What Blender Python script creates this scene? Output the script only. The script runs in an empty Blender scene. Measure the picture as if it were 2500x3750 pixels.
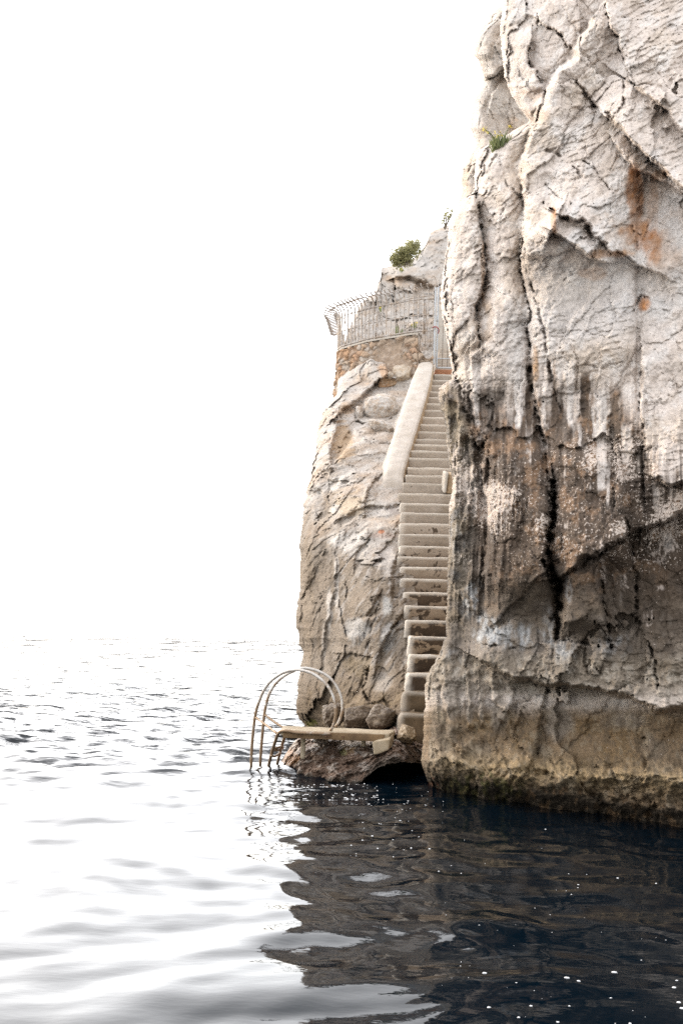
import bpy, bmesh, math, random
import numpy as np
from mathutils import Vector, Matrix

random.seed(7)
RNG = np.random.RandomState(11)
scene = bpy.context.scene
COL = scene.collection

# ----------------------------------------------------------------- camera maths
F = 35.0 / 36.0 * 3750.0        # focal length in photo pixels
CX, CY = 1250.0, 2345.0         # where the level optical axis meets the photo
ROLL = 0.022
CAMZ = 1.45
CR, SR = math.cos(ROLL), math.sin(ROLL)


def unroll(px, py):
    dx = np.asarray(px, dtype=float) - CX
    dy = CY - np.asarray(py, dtype=float)
    return dx * CR - dy * SR, dx * SR + dy * CR


def W(px, py, d):
    """photo pixel + distance -> world point (x, y, z arrays)"""
    x, y = unroll(px, py)
    d = np.asarray(d, dtype=float)
    return x / F * d, d + 0 * x, CAMZ + y / F * d


def WV(px, py, d):
    x, y, z = W(px, py, d)
    return Vector((float(x), float(y), float(z)))


# ----------------------------------------------------------------- numpy noise
def _hash(ix, iy, iz, seed):
    h = (ix.astype(np.int64) * 374761393 + iy.astype(np.int64) * 668265263 + iz.astype(np.int64) * 2147483647 + seed * 974634777) & 0xFFFFFFFF
    h = ((h ^ (h >> 13)) * 1274126177) & 0xFFFFFFFF
    h = ((h ^ (h >> 16)) * 2246822519) & 0xFFFFFFFF
    return h ^ (h >> 15)


_G = np.array([[1, 1, 0], [-1, 1, 0], [1, -1, 0], [-1, -1, 0], [1, 0, 1], [-1, 0, 1], [1, 0, -1], [-1, 0, -1],
               [0, 1, 1], [0, -1, 1], [0, 1, -1], [0, -1, -1], [1, 1, 0], [-1, 1, 0], [0, -1, 1], [0, -1, -1]], dtype=float)


def perlin(x, y, z, seed=0):
    x0, y0, z0 = np.floor(x), np.floor(y), np.floor(z)
    fx, fy, fz = x - x0, y - y0, z - z0
    x0, y0, z0 = x0.astype(np.int64), y0.astype(np.int64), z0.astype(np.int64)
    u, v, w = [t * t * t * (t * (t * 6 - 15) + 10) for t in (fx, fy, fz)]
    out = 0
    for i in (0, 1):
        for j in (0, 1):
            for k in (0, 1):
                g = _G[_hash(x0 + i, y0 + j, z0 + k, seed) & 15]
                dot = g[..., 0] * (fx - i) + g[..., 1] * (fy - j) + g[..., 2] * (fz - k)
                out = out + dot * (u if i else 1 - u) * (v if j else 1 - v) * (w if k else 1 - w)
    return out


def fbm(x, y, z, octs=5, seed=0, gain=0.5, lac=2.03):
    a, s, t = 1.0, 0, 0
    for o in range(octs):
        s = s + a * perlin(x, y, z, seed + o * 17)
        t += a
        x, y, z, a = x * lac + 3.1, y * lac + 1.7, z * lac + 9.2, a * gain
    return s / t * 1.6


def ridged(x, y, z, octs=4, seed=0):
    a, s, t = 1.0, 0, 0
    for o in range(octs):
        s = s + a * (1 - 2.2 * np.abs(perlin(x, y, z, seed + o * 13)))
        t += a
        x, y, z, a = x * 2.1 + 1.3, y * 2.1 + 5.1, z * 2.1 + 2.9, a * 0.5
    return s / t


def worley(x, y, z, seed=0):
    """F1, F2, per-cell random (3), vector to cell centre"""
    x0, y0, z0 = np.floor(x).astype(np.int64), np.floor(y).astype(np.int64), np.floor(z).astype(np.int64)
    f1 = np.full(x.shape, 9.0)
    f2 = np.full(x.shape, 9.0)
    cid = np.zeros(x.shape, dtype=np.int64)
    vx, vy, vz = np.zeros(x.shape), np.zeros(x.shape), np.zeros(x.shape)
    for i in (-1, 0, 1):
        for j in (-1, 0, 1):
            for k in (-1, 0, 1):
                cx, cy, cz = x0 + i, y0 + j, z0 + k
                h = _hash(cx, cy, cz, seed)
                dx = cx + (h & 255) / 255.0 - x
                dy = cy + ((h >> 8) & 255) / 255.0 - y
                dz = cz + ((h >> 16) & 255) / 255.0 - z
                dd = dx * dx + dy * dy + dz * dz
                near = dd < f1
                f2 = np.where(near, f1, np.minimum(f2, dd))
                f1 = np.where(near, dd, f1)
                cid = np.where(near, h, cid)
                vx, vy, vz = np.where(near, dx, vx), np.where(near, dy, vy), np.where(near, dz, vz)
    h2 = _hash(cid, cid * 0 + 5, cid * 0 + 9, seed + 3)
    r = [((h2 >> s) & 255) / 255.0 for s in (0, 8, 16)]
    return np.sqrt(f1), np.sqrt(f2), r, (vx, vy, vz)


def sst(a, b, x):
    t = np.clip((x - a) / (b - a), 0, 1)
    return t * t * (3 - 2 * t)


def facet(x, y, z, seed=0, tilt=0.8):
    """fractured-block relief: every cell a tilted plane, with a groove on its border"""
    f1, f2, r, v = worley(x, y, z, seed)
    h = (r[0] - 0.5) + tilt * ((r[1] - 0.5) * v[0] + (r[2] - 0.5) * v[2] + (r[0] - 0.5) * v[1])
    edge = 1 - sst(0.0, 0.09, f2 - f1)
    return h, edge


# ----------------------------------------------------------------- line features in photo pixels
def polyfield(px, py, pts, reach):
    """distance, signed side, end overshoot from a polyline, for the points in its reach"""
    pts = np.array(pts, dtype=float)
    lo, hi = pts.min(0) - reach, pts.max(0) + reach
    sel = np.nonzero((px > lo[0]) & (px < hi[0]) & (py > lo[1]) & (py < hi[1]))
    x, y = px[sel], py[sel]
    best = np.full(x.shape, 1e9)
    side = np.ones(x.shape)
    over = np.zeros(x.shape)
    pos = np.zeros(x.shape)
    n = len(pts) - 1
    for i in range(n):
        (ax, ay), (bx, by) = pts[i], pts[i + 1]
        ex, ey = bx - ax, by - ay
        L = math.hypot(ex, ey) + 1e-9
        t = ((x - ax) * ex + (y - ay) * ey) / (L * L)
        tc = np.clip(t, 0, 1)
        d = np.hypot(x - ax - tc * ex, y - ay - tc * ey)
        s = -(ex * (y - ay) - ey * (x - ax)) / L
        near = d < best
        best = np.where(near, d, best)
        side = np.where(near, np.where(s >= 0, 1.0, -1.0), side)
        o = np.zeros(x.shape)
        if i == 0:
            o = np.maximum(o, -t * L)
        if i == n - 1:
            o = np.maximum(o, (t - 1) * L)
        over = np.where(near, o, over)
        pos = np.where(near, (i + tc) / n, pos)
    return sel, best, side, over, pos


CRACK = 0.36


def apply_lines(px, py, D, feats, warp=5.0, seed=3):
    wx = px + 2.2 * warp * fbm(px / 40.0, py / 40.0, 0 * px + seed, 5, seed, 0.6)
    wy = py + 2.2 * warp * fbm(px / 40.0, py / 40.0, 0 * px + seed + 40, 5, seed + 5, 0.6)
    for ft in feats:
        if ft[0] == 'c':                      # crack: width px, depth m
            _, pts, w, dep = ft
            sel, d, s, o, t = polyfield(wx, wy, pts, w * 5)
            xs_, ys_ = px[sel], py[sel]
            nv = fbm(xs_ / 30.0, ys_ / 30.0, 0 * xs_ + pts[0][0], 3, seed + 9)
            nf_ = fbm(xs_ / 7.0, ys_ / 7.0, 0 * xs_ + 2, 2, seed + 10)
            ww = w * (0.5 + 0.45 * np.clip(np.sin(t * math.pi), 0, 1)) * np.clip(0.75 + 1.1 * nv + 0.5 * nf_, 0.22, 1.7)
            D[sel] += CRACK * dep * np.clip(0.7 + 1.3 * nv, 0.12, 1.3) * np.exp(-(d / ww) ** 2) * np.exp(-(np.maximum(o, 0) / (w * 2)) ** 2)
        else:                                 # step: side +1 = right / upper, height m, sharp px, falloff px
            _, pts, sg, h, w, fall = ft
            sel, d, s, o, t = polyfield(wx, wy, pts, fall * 4.5)
            sd = d * s * sg
            fade = np.exp(-(np.maximum(o, 0) / (fall * 0.35 + 8)) ** 2)
            ln = sum(math.hypot(b_[0] - a_[0], b_[1] - a_[1]) for a_, b_ in zip(pts, pts[1:]))
            nv = fbm(t * ln / 60.0, 0 * t + pts[0][0], 0 * t + pts[0][1], 3, seed + 12)
            h = h * np.clip(0.9 + 0.8 * nv * min(1.0, (45.0 / fall) ** 1.5), 0.25, 1.4)
            w = w * np.clip(0.9 + 1.6 * nv, 0.5, 3.0)
            rise = 0.5 * (1 + np.tanh(sd / w))
            D[sel] -= h * rise * np.exp(-np.maximum(sd, 0) / fall) * fade
            D[sel] += 0.10 * h * np.exp(-((sd + w) / (w * 1.3)) ** 2) * fade


def crop(x0, y0, s):
    return lambda *a: [(x0 + a[i] / s, y0 + a[i + 1] / s) for i in range(0, len(a), 2)]


c1 = crop(1600, 0, 1.7422)
c2 = crop(1600, 900, 1.7422)
c3 = crop(1600, 1800, 1.7422)
c4 = crop(1050, 1250, 2.4123)
c5 = crop(1050, 1900, 2.4123)
c6 = crop(1150, 950, 2.8509)
c7 = crop(850, 2400, 2.0907)


def lut(pts):
    """piecewise-linear function of y from (y, value) pairs"""
    ys = [p[0] for p in pts]
    vs = [p[1] for p in pts]
    return lambda y: np.interp(y, ys, vs)


# ----------------------------------------------------------------- object helpers
def tag(o, label=None, cat=None, group=None, kind=None):
    if label:
        o['label'] = label
    if cat:
        o['category'] = cat
    if group:
        o['group'] = group
    if kind:
        o['kind'] = kind
    return o


def empty(name, loc, label, cat, group=None):
    o = bpy.data.objects.new(name, None)
    o.empty_display_size = 0.1
    o.location = loc
    COL.objects.link(o)
    return tag(o, label, cat, group)


def link(name, me, mat, parent=None, smooth=True):
    o = bpy.data.objects.new(name, me)
    COL.objects.link(o)
    if mat:
        me.materials.append(mat)
    if smooth:
        me.polygons.foreach_set('use_smooth', [True] * len(me.polygons))
    if parent is not None:
        o.parent = parent
        o.matrix_parent_inverse = Matrix.Translation(parent.location).inverted()
    return o


def grid_mesh(name, P, color=None, flip=False, extra=None):
    """P: (rows, cols, 3) -> quad mesh, with a colour per vertex"""
    R, C = P.shape[:2]
    me = bpy.data.meshes.new(name)
    idx = np.arange(R * C).reshape(R, C)
    q = np.stack([idx[:-1, :-1], idx[1:, :-1], idx[1:, 1:], idx[:-1, 1:]], -1).reshape(-1, 4)
    if flip:
        q = q[:, ::-1]
    n = len(q)
    me.vertices.add(R * C)
    me.vertices.foreach_set('co', P.reshape(-1).astype(np.float32))
    me.loops.add(n * 4)
    me.loops.foreach_set('vertex_index', q.reshape(-1).astype(np.int32))
    me.polygons.add(n)
    me.polygons.foreach_set('loop_start', np.arange(0, n * 4, 4, dtype=np.int32))
    me.polygons.foreach_set('loop_total', np.full(n, 4, dtype=np.int32))
    me.update()
    me.validate()
    if color is not None:
        put_color(me, color.reshape(-1, 3), None if extra is None else extra.reshape(-1))
    return me


def put_color(me, c, alpha=None):
    at = me.color_attributes.new('tone', 'FLOAT_COLOR', 'POINT')
    rgba = np.concatenate([np.clip(c, 0, 1), np.zeros((len(c), 1)) if alpha is None else alpha[:, None]], 1)
    at.data.foreach_set('color', rgba.reshape(-1).astype(np.float32))


def bm_mesh(bm, name):
    me = bpy.data.meshes.new(name)
    bm.to_mesh(me)
    bm.free()
    return me


def smooth_path(pts, n=6):
    pts = [Vector(p) for p in pts]
    if len(pts) < 3:
        return pts
    ext = [pts[0] * 2 - pts[1]] + pts + [pts[-1] * 2 - pts[-2]]
    out = []
    for i in range(1, len(ext) - 2):
        a, b, c, d = ext[i - 1:i + 3]
        for k in range(n):
            t = k / n
            out.append(0.5 * ((2 * b) + (c - a) * t + (2 * a - 5 * b + 4 * c - d) * t * t + (3 * b - a - 3 * c + d) * t ** 3))
    out.append(pts[-1])
    return out


def tube_bm(bm, pts, r, sides=8, taper=None):
    pts = [Vector(p) for p in pts]
    rings = []
    up = None
    for i, p in enumerate(pts):
        t = (pts[min(i + 1, len(pts) - 1)] - pts[max(i - 1, 0)]).normalized()
        if up is None:
            up = t.orthogonal().normalized()
        else:
            up = (up - t * up.dot(t))
            up = up.normalized() if up.length > 1e-6 else t.orthogonal().normalized()
        b = t.cross(up)
        rr = r if taper is None else r + (taper - r) * i / (len(pts) - 1)
        rings.append([bm.verts.new(p + (up * math.cos(a) + b * math.sin(a)) * rr) for a in [2 * math.pi * k / sides for k in range(sides)]])
    for a, b in zip(rings, rings[1:]):
        for k in range(sides):
            bm.faces.new((a[k], a[(k + 1) % sides], b[(k + 1) % sides], b[k]))
    bm.faces.new(rings[0][::-1])
    bm.faces.new(rings[-1])


def tube(name, pts, r, mat, parent=None, sides=8, smooth=True, taper=None):
    bm = bmesh.new()
    tube_bm(bm, smooth_path(pts) if smooth else pts, r, sides, taper)
    return link(name, bm_mesh(bm, name), mat, parent)


def box_bm(bm, corners, bevel=0.0, seg=3):
    """corners: 8 points, bottom ring then top ring (same order)"""
    vs = [bm.verts.new(Vector(c)) for c in corners]
    fs = [(3, 2, 1, 0), (4, 5, 6, 7), (0, 1, 5, 4), (1, 2, 6, 5), (2, 3, 7, 6), (3, 0, 4, 7)]
    faces = [bm.faces.new([vs[i] for i in f]) for f in fs]
    if bevel:
        ed = list({e for f in faces for e in f.edges})
        bmesh.ops.bevel(bm, geom=ed, offset=bevel, segments=seg, affect='EDGES', profile=0.5)
    bmesh.ops.recalc_face_normals(bm, faces=bm.faces[:])


def rough_mesh(me, amp, freq, seed=0, octs=4):
    n = len(me.vertices)
    co = np.empty(n * 3, dtype=np.float32)
    me.vertices.foreach_get('co', co)
    co = co.reshape(-1, 3).astype(float)
    p = co * freq
    for a in range(3):
        co[:, a] += amp * fbm(p[:, 0], p[:, 1], p[:, 2], octs, seed + 31 * a)
    me.vertices.foreach_set('co', co.reshape(-1).astype(np.float32))
    me.update()


# ----------------------------------------------------------------- materials
def new_mat(name):
    m = bpy.data.materials.new(name)
    m.use_nodes = True
    nt = m.node_tree
    b = nt.nodes['Principled BSDF']
    return m, nt, b


def N(nt, kind, **kw):
    n = nt.nodes.new(kind)
    for k, v in kw.items():
        if hasattr(n, k):
            setattr(n, k, v)
        else:
            n.inputs[k].default_value = v
    return n


def rgb(c):
    return (c[0], c[1], c[2], 1.0)


def ramp(nt, fac, stops):
    r = nt.nodes.new('ShaderNodeValToRGB')
    e = r.color_ramp.elements
    while len(e) < len(stops):
        e.new(0.5)
    for el, (p, c) in zip(e, stops):
        el.position = p
        el.color = rgb(c) if hasattr(c, '__len__') else (c, c, c, 1)
    nt.links.new(fac, r.inputs['Fac'])
    return r.outputs['Color']


def mixc(nt, fac, a, b, blend='MIX'):
    m = nt.nodes.new('ShaderNodeMix')
    m.data_type = 'RGBA'
    m.blend_type = blend
    for sock, v in ((m.inputs[0], fac), (m.inputs[6], a), (m.inputs[7], b)):
        if isinstance(v, (int, float)):
            sock.default_value = v
        elif isinstance(v, (tuple, list)):
            sock.default_value = rgb(v)
        else:
            nt.links.new(v, sock)
    return m.outputs[2]


def rock_material(name, fine=38.0, bump=0.55, dist=0.03, rough=0.9, contrast=(0.72, 1.16)):
    m, nt, b = new_mat(name)
    L = nt.links
    geo = N(nt, 'ShaderNodeNewGeometry')
    att = N(nt, 'ShaderNodeVertexColor', layer_name='tone')
    n1 = N(nt, 'ShaderNodeTexNoise', Scale=fine, Detail=8.0, Roughness=0.68)
    n2 = N(nt, 'ShaderNodeTexNoise', Scale=fine * 0.22, Detail=6.0, Roughness=0.6)
    vo = N(nt, 'ShaderNodeTexVoronoi', Scale=fine * 0.55)
    for n in (n1, n2, vo):
        L.new(geo.outputs['Position'], n.inputs['Vector'])
    f1 = ramp(nt, n1.outputs['Fac'], [(0.3, contrast[0]), (0.7, contrast[1])])
    f2 = ramp(nt, n2.outputs['Fac'], [(0.3, (0.86, 0.85, 0.84)), (0.72, (1.1, 1.08, 1.05))])
    c = mixc(nt, 1.0, att.outputs['Color'], f1, 'MULTIPLY')
    c = mixc(nt, 1.0, c, f2, 'MULTIPLY')
    # crusty pale specks (amount in the attribute's alpha)
    n5 = N(nt, 'ShaderNodeTexNoise', Scale=46.0, Detail=3.0, Roughness=0.6)
    L.new(geo.outputs['Position'], n5.inputs['Vector'])
    ms = N(nt, 'ShaderNodeMath', operation='MULTIPLY_ADD')
    L.new(att.outputs['Alpha'], ms.inputs[0])
    ms.inputs[1].default_value = 0.27
    L.new(n5.outputs['Fac'], ms.inputs[2])
    c = mixc(nt, ramp(nt, ms.outputs[0], [(0.695, 0.0), (0.735, 0.85)]), c, (0.56, 0.48, 0.42))
    L.new(c, b.inputs['Base Color'])
    b.inputs['Roughness'].default_value = rough
    b.inputs['Specular IOR Level'].default_value = 0.25
    add = N(nt, 'ShaderNodeMath', operation='MULTIPLY_ADD')
    L.new(vo.outputs['Distance'], add.inputs[0])
    add.inputs[1].default_value = 0.5
    L.new(n1.outputs['Fac'], add.inputs[2])
    bp = N(nt, 'ShaderNodeBump', Strength=bump, Distance=dist)
    L.new(add.outputs[0], bp.inputs['Height'])
    L.new(bp.outputs['Normal'], b.inputs['Normal'])
    return m


def concrete_material(name, base, dark, patch=None, top_z=None, rough=0.85, grain=120.0, vary=0.0):
    """plastered concrete; patch = colour laid bare where plaster has peeled, more of it lower down"""
    m, nt, b = new_mat(name)
    L = nt.links
    geo = N(nt, 'ShaderNodeNewGeometry')
    pos = geo.outputs['Position']
    n1 = N(nt, 'ShaderNodeTexNoise', Scale=5.0, Detail=7.0, Roughness=0.62)
    n2 = N(nt, 'ShaderNodeTexNoise', Scale=grain, Detail=3.0, Roughness=0.6)
    L.new(pos, n1.inputs['Vector'])
    L.new(pos, n2.inputs['Vector'])
    c = mixc(nt, ramp(nt, n1.outputs['Fac'], [(0.32, 0.0), (0.68, 1.0)]), dark, base)
    if patch is not None:
        n3 = N(nt, 'ShaderNodeTexNoise', Scale=5.0, Detail=7.0, Roughness=0.62)
        n3.inputs['Distortion'].default_value = 0.6
        L.new(pos, n3.inputs['Vector'])
        sep = N(nt, 'ShaderNodeSeparateXYZ')
        L.new(pos, sep.inputs[0])
        mr = N(nt, 'ShaderNodeMapRange')
        L.new(sep.outputs['Z'], mr.inputs['Value'])
        for k, v in (('From Min', top_z[0]), ('From Max', top_z[1]), ('To Min', 0.165), ('To Max', -0.17)):
            mr.inputs[k].default_value = v
        ad = N(nt, 'ShaderNodeMath', operation='ADD')
        L.new(n3.outputs['Fac'], ad.inputs[0])
        L.new(mr.outputs[0], ad.inputs[1])
        nz = N(nt, 'ShaderNodeSeparateXYZ')
        L.new(geo.outputs['True Normal'], nz.inputs[0])
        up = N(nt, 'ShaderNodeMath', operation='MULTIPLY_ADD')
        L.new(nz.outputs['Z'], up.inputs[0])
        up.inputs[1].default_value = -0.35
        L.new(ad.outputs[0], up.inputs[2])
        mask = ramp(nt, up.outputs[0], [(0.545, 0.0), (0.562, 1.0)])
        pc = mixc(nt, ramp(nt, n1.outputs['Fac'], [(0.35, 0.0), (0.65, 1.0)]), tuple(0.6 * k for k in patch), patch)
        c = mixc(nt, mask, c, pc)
    if vary:
        at_ = N(nt, 'ShaderNodeVertexColor', layer_name='tone')
        sc3 = N(nt, 'ShaderNodeSeparateColor')
        L.new(at_.outputs['Color'], sc3.inputs[0])
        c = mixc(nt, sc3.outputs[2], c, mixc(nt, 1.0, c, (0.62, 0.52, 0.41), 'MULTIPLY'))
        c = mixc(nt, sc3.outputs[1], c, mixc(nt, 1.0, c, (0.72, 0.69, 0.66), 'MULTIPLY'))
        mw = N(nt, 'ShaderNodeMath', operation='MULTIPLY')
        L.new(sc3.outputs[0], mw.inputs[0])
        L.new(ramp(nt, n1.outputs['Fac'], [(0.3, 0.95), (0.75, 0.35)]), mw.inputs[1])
        c = mixc(nt, mw.outputs[0], c, (0.68, 0.62, 0.54))  # pale nose colour: painted edge light and the lower steps' plaster caps
        oi = N(nt, 'ShaderNodeObjectInfo')
        c = mixc(nt, 1.0, c, ramp(nt, oi.outputs['Random'], [(0.0, 1 - vary), (1.0, 1 + vary)]), 'MULTIPLY')
    g = ramp(nt, n2.outputs['Fac'], [(0.3, 0.8), (0.7, 1.12)])
    c = mixc(nt, 1.0, c, g, 'MULTIPLY')
    L.new(c, b.inputs['Base Color'])
    b.inputs['Roughness'].default_value = rough
    b.inputs['Specular IOR Level'].default_value = 0.3
    bp = N(nt, 'ShaderNodeBump', Strength=0.4, Distance=0.012)
    L.new(n2.outputs['Fac'], bp.inputs['Height'])
    L.new(bp.outputs['Normal'], b.inputs['Normal'])
    return m


def metal_material(name, base, rust, rust_amount=0.5, metallic=0.35, rough=0.45, low=None):
    m, nt, b = new_mat(name)
    L = nt.links
    geo = N(nt, 'ShaderNodeNewGeometry')
    n1 = N(nt, 'ShaderNodeTexNoise', Scale=9.0, Detail=7.0, Roughness=0.65)
    L.new(geo.outputs['Position'], n1.inputs['Vector'])
    fac_ = n1.outputs['Fac']
    if low:
        sp_ = N(nt, 'ShaderNodeSeparateXYZ')
        L.new(geo.outputs['Position'], sp_.inputs[0])
        mr_ = N(nt, 'ShaderNodeMapRange')
        L.new(sp_.outputs['Z'], mr_.inputs['Value'])
        for k, v in (('From Min', low[0]), ('From Max', low[1]), ('To Min', 0.22), ('To Max', -0.12)):
            mr_.inputs[k].default_value = v
        am = N(nt, 'ShaderNodeMath', operation='ADD')
        L.new(fac_, am.inputs[0])
        L.new(mr_.outputs[0], am.inputs[1])
        fac_ = am.outputs[0]
    c = mixc(nt, ramp(nt, fac_, [(0.62 - rust_amount * 0.4, 0.0), (0.72 - rust_amount * 0.25, 1.0)]), base, rust)
    L.new(c, b.inputs['Base Color'])
    b.inputs['Metallic'].default_value = metallic
    b.inputs['Roughness'].default_value = rough
    bp = N(nt, 'ShaderNodeBump', Strength=0.3, Distance=0.004)
    L.new(n1.outputs['Fac'], bp.inputs['Height'])
    L.new(bp.outputs['Normal'], b.inputs['Normal'])
    return m


def leaf_material(name, a, bcol):
    m, nt, b = new_mat(name)
    L = nt.links
    geo = N(nt, 'ShaderNodeNewGeometry')
    c = mixc(nt, geo.outputs['Random Per Island'], a, bcol)
    L.new(c, b.inputs['Base Color'])
    b.inputs['Roughness'].default_value = 0.6
    tr_ = N(nt, 'ShaderNodeBsdfTranslucent')
    L.new(c, tr_.inputs['Color'])
    mx_ = N(nt, 'ShaderNodeMixShader')
    mx_.inputs[0].default_value = 0.45
    L.new(b.outputs[0], mx_.inputs[1])
    L.new(tr_.outputs[0], mx_.inputs[2])
    L.new(mx_.outputs[0], nt.nodes['Material Output'].inputs['Surface'])
    return m


M = {}
M['rock'] = rock_material('limestone')
M['rock_far'] = rock_material('far_limestone', fine=22.0, bump=0.4)
M['wet_rock'] = rock_material('wet_limestone', fine=45.0, bump=0.7, rough=0.55)
M['masonry'] = rock_material('rubble_masonry', fine=30.0, bump=0.5)
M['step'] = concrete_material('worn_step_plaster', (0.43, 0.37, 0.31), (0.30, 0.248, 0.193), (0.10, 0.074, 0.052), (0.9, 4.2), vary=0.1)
M['step_low'] = concrete_material('algae_worn_step', (0.22, 0.175, 0.125), (0.095, 0.078, 0.052), vary=0.02)
M['parapet'] = concrete_material('roughcast', (0.58, 0.525, 0.47), (0.46, 0.405, 0.345), grain=70.0)
M['parapet_side'] = concrete_material('ochre_roughcast', (0.50, 0.38, 0.25), (0.38, 0.28, 0.18), grain=70.0)
M['plaster'] = concrete_material('pale_plaster', (0.48, 0.44, 0.39), (0.36, 0.31, 0.25))
M['board'] = concrete_material('board_concrete', (0.40, 0.335, 0.245), (0.27, 0.21, 0.135))
M['board_side'] = concrete_material('rust_stained_concrete', (0.22, 0.14, 0.07), (0.12, 0.075, 0.04))
M['brick'] = concrete_material('rust_brick', (0.45, 0.22, 0.12), (0.30, 0.13, 0.07))
M['steel'] = metal_material('weathered_steel', (0.50, 0.46, 0.42), (0.30, 0.20, 0.125), 0.55)
M['ladder'] = metal_material('salt_worn_steel', (0.46, 0.43, 0.395), (0.22, 0.145, 0.085), 0.5, 0.35, 0.5, (0.25, 1.15))
M['rail'] = metal_material('railing_paint', (0.40, 0.37, 0.345), (0.32, 0.25, 0.19), 0.5, 0.2, 0.55)
M['galv'] = metal_material('galvanised_steel', (0.42, 0.44, 0.46), (0.36, 0.35, 0.34), 0.3, 0.3, 0.5)
M['rust'] = metal_material('rusty_bolt', (0.20, 0.11, 0.06), (0.12, 0.06, 0.03), 0.6, 0.2, 0.8)
M['red'] = metal_material('red_sleeve', (0.35, 0.05, 0.05), (0.25, 0.03, 0.03), 0.5, 0.0, 0.5)
M['leaf'] = leaf_material('shrub_leaf', (0.20, 0.195, 0.085), (0.38, 0.36, 0.18))
M['leaf_pale'] = leaf_material('succulent_leaf', (0.10, 0.13, 0.05), (0.22, 0.24, 0.10))
M['flower'] = leaf_material('yellow_flower', (0.70, 0.55, 0.04), (0.80, 0.68, 0.10))
M['wood'] = metal_material('grey_twig', (0.20, 0.16, 0.12), (0.12, 0.09, 0.06), 0.5, 0.0, 0.9)
m, nt, b = new_mat('sea_foam')
nf = N(nt, 'ShaderNodeTexNoise', Scale=60.0, Detail=4.0)
nt.links.new(ramp(nt, nf.outputs['Fac'], [(0.3, 0.45), (0.7, 0.8)]), b.inputs['Base Color'])
b.inputs['Roughness'].default_value = 0.35
M['foam'] = m


# ----------------------------------------------------------------- colour helpers
def lerp3(c, m, col):
    m = np.clip(m, 0, 1)[..., None]
    return c * (1 - m) + np.array(col) * m


def spot(px, py, x, y, rx, ry, n=0.0, ang=0.0):
    """soft-edged patch with an edge broken up by noise n"""
    ca, sa = math.cos(ang), math.sin(ang)
    dx, dy = px - x, py - y
    u, v = (dx * ca + dy * sa) / rx, (-dx * sa + dy * ca) / ry
    return 1 - sst(0.55, 1.15, np.sqrt(u * u + v * v) + n)


def rock_relief(X, Y, Z, big=1.0, seed=0, strat=0.0):
    """metres of relief (positive = towards the viewer) for limestone"""
    wz = 0.25 * fbm(X * 0.9, Y * 0.9, Z * 0.9, 3, seed + 90)
    w2 = 0.11 * fbm(X * 3.5, Y * 3.5, Z * 3.5, 4, seed + 91, 0.6)
    w3 = 0.11 * fbm(X * 3.5, Y * 3.5, Z * 3.5 + 30, 4, seed + 92, 0.6)
    h1, e1 = facet(X * 1.0 + wz + w2, Y * 0.7 + w3, Z * 0.62 + wz + w3, seed + 1, 0.9)
    h2, e2 = facet(X * 2.9 + wz * 3 + w2 * 2, Y * 2.3, Z * 2.1 + wz * 2 + w3 * 2, seed + 2, 0.9)
    h3, e3 = facet(X * 8.0, Y * 6.5, Z * 7.0, seed + 3, 1.0)
    r = big * (0.20 * fbm(X * 0.6, Y * 0.6, Z * 0.5, 3, seed) + 0.16 * h1 + 0.055 * h2 + 0.018 * h3)
    r -= 0.03 * e1 * np.clip(0.3 + fbm(X * 2, Y * 2, Z * 2, 2, seed + 7), 0, 1) + 0.010 * e2 + 0.006 * e3
    r += 0.062 * fbm(X * 3.0, Y * 3.0, Z * 3.0, 7, seed + 11, 0.64)
    return r


def pale_color(seed, beige=0.5, gain=1.0):
    def fn(PX, PY, X, Y, Z):
        n1 = fbm(X * 1.3, Y * 1.3, Z * 1.3, 5, seed)
        n2 = fbm(X * 4.5, Y * 4.5, Z * 4.5, 5, seed + 1)
        n3 = fbm(X * 14, Y * 14, Z * 14, 4, seed + 2)
        C = np.ones(PX.shape + (3,)) * np.array((0.475, 0.44, 0.408))
        C = lerp3(C, sst(-0.25, 0.35, n1) * beige, (0.445, 0.37, 0.305))
        C = lerp3(C, sst(0.0, 0.5, n2) * 0.5, (0.53, 0.50, 0.47))
        C = lerp3(C, sst(0.15, 0.5, -n2 + 0.4 * n3) * 0.45, (0.37, 0.31, 0.26))
        C = lerp3(C, sst(0.25, 0.55, n1 + 0.3 * n3) * 0.35, (0.50, 0.34, 0.22))
        return C * gain
    return fn


def wrap_left(P, C, n, back, right, seed=0, zlos=0.0):
    """columns added beyond the left outline that carry the rock round to its hidden side"""
    e = P[:, :1, :]
    ec = C[:, :1, :]
    t = (np.arange(n, 0, -1) / n)[None, :]
    q = np.repeat(e, n, 1)
    q[..., 1] += back * t ** 1.25
    stretch = q[..., 1] / e[..., 1] - 1
    q[..., 0] += stretch * e[..., 0] + right * t ** 1.3 + 0.06 * back * t
    q[..., 2] += zlos * stretch * (e[..., 2] - CAMZ)
    rel = rock_relief(q[..., 0], q[..., 1], q[..., 2], 0.8, seed + 70)
    q[..., 0] += np.clip(t * 6, 0, 1) * (0.30 + np.clip(t * 3, 0, 1) * -1.0 * rel)
    col = pale_color(seed + 60, 0.9, 0.8)(q[..., 0], q[..., 0], q[..., 0], q[..., 1], q[..., 2])
    lowm = sst(3.2, 1.2, q[..., 2] + 0.5 * fbm(q[..., 0], q[..., 1], q[..., 2], 3, seed))[..., None]
    col = col * (1 - 0.6 * lowm) * np.where(lowm > 0, np.array((1.0, 0.95, 0.88)), 1.0)
    w = sst(0.0, 0.25, t + 0.1 * fbm(q[..., 0] * 3, q[..., 1] * 3, q[..., 2] * 3, 3, seed + 2))[..., None]
    col = np.repeat(ec, n, 1) * (1 - w) + col * w
    return np.concatenate([q, P], 1), np.concatenate([col, C], 1)


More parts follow.
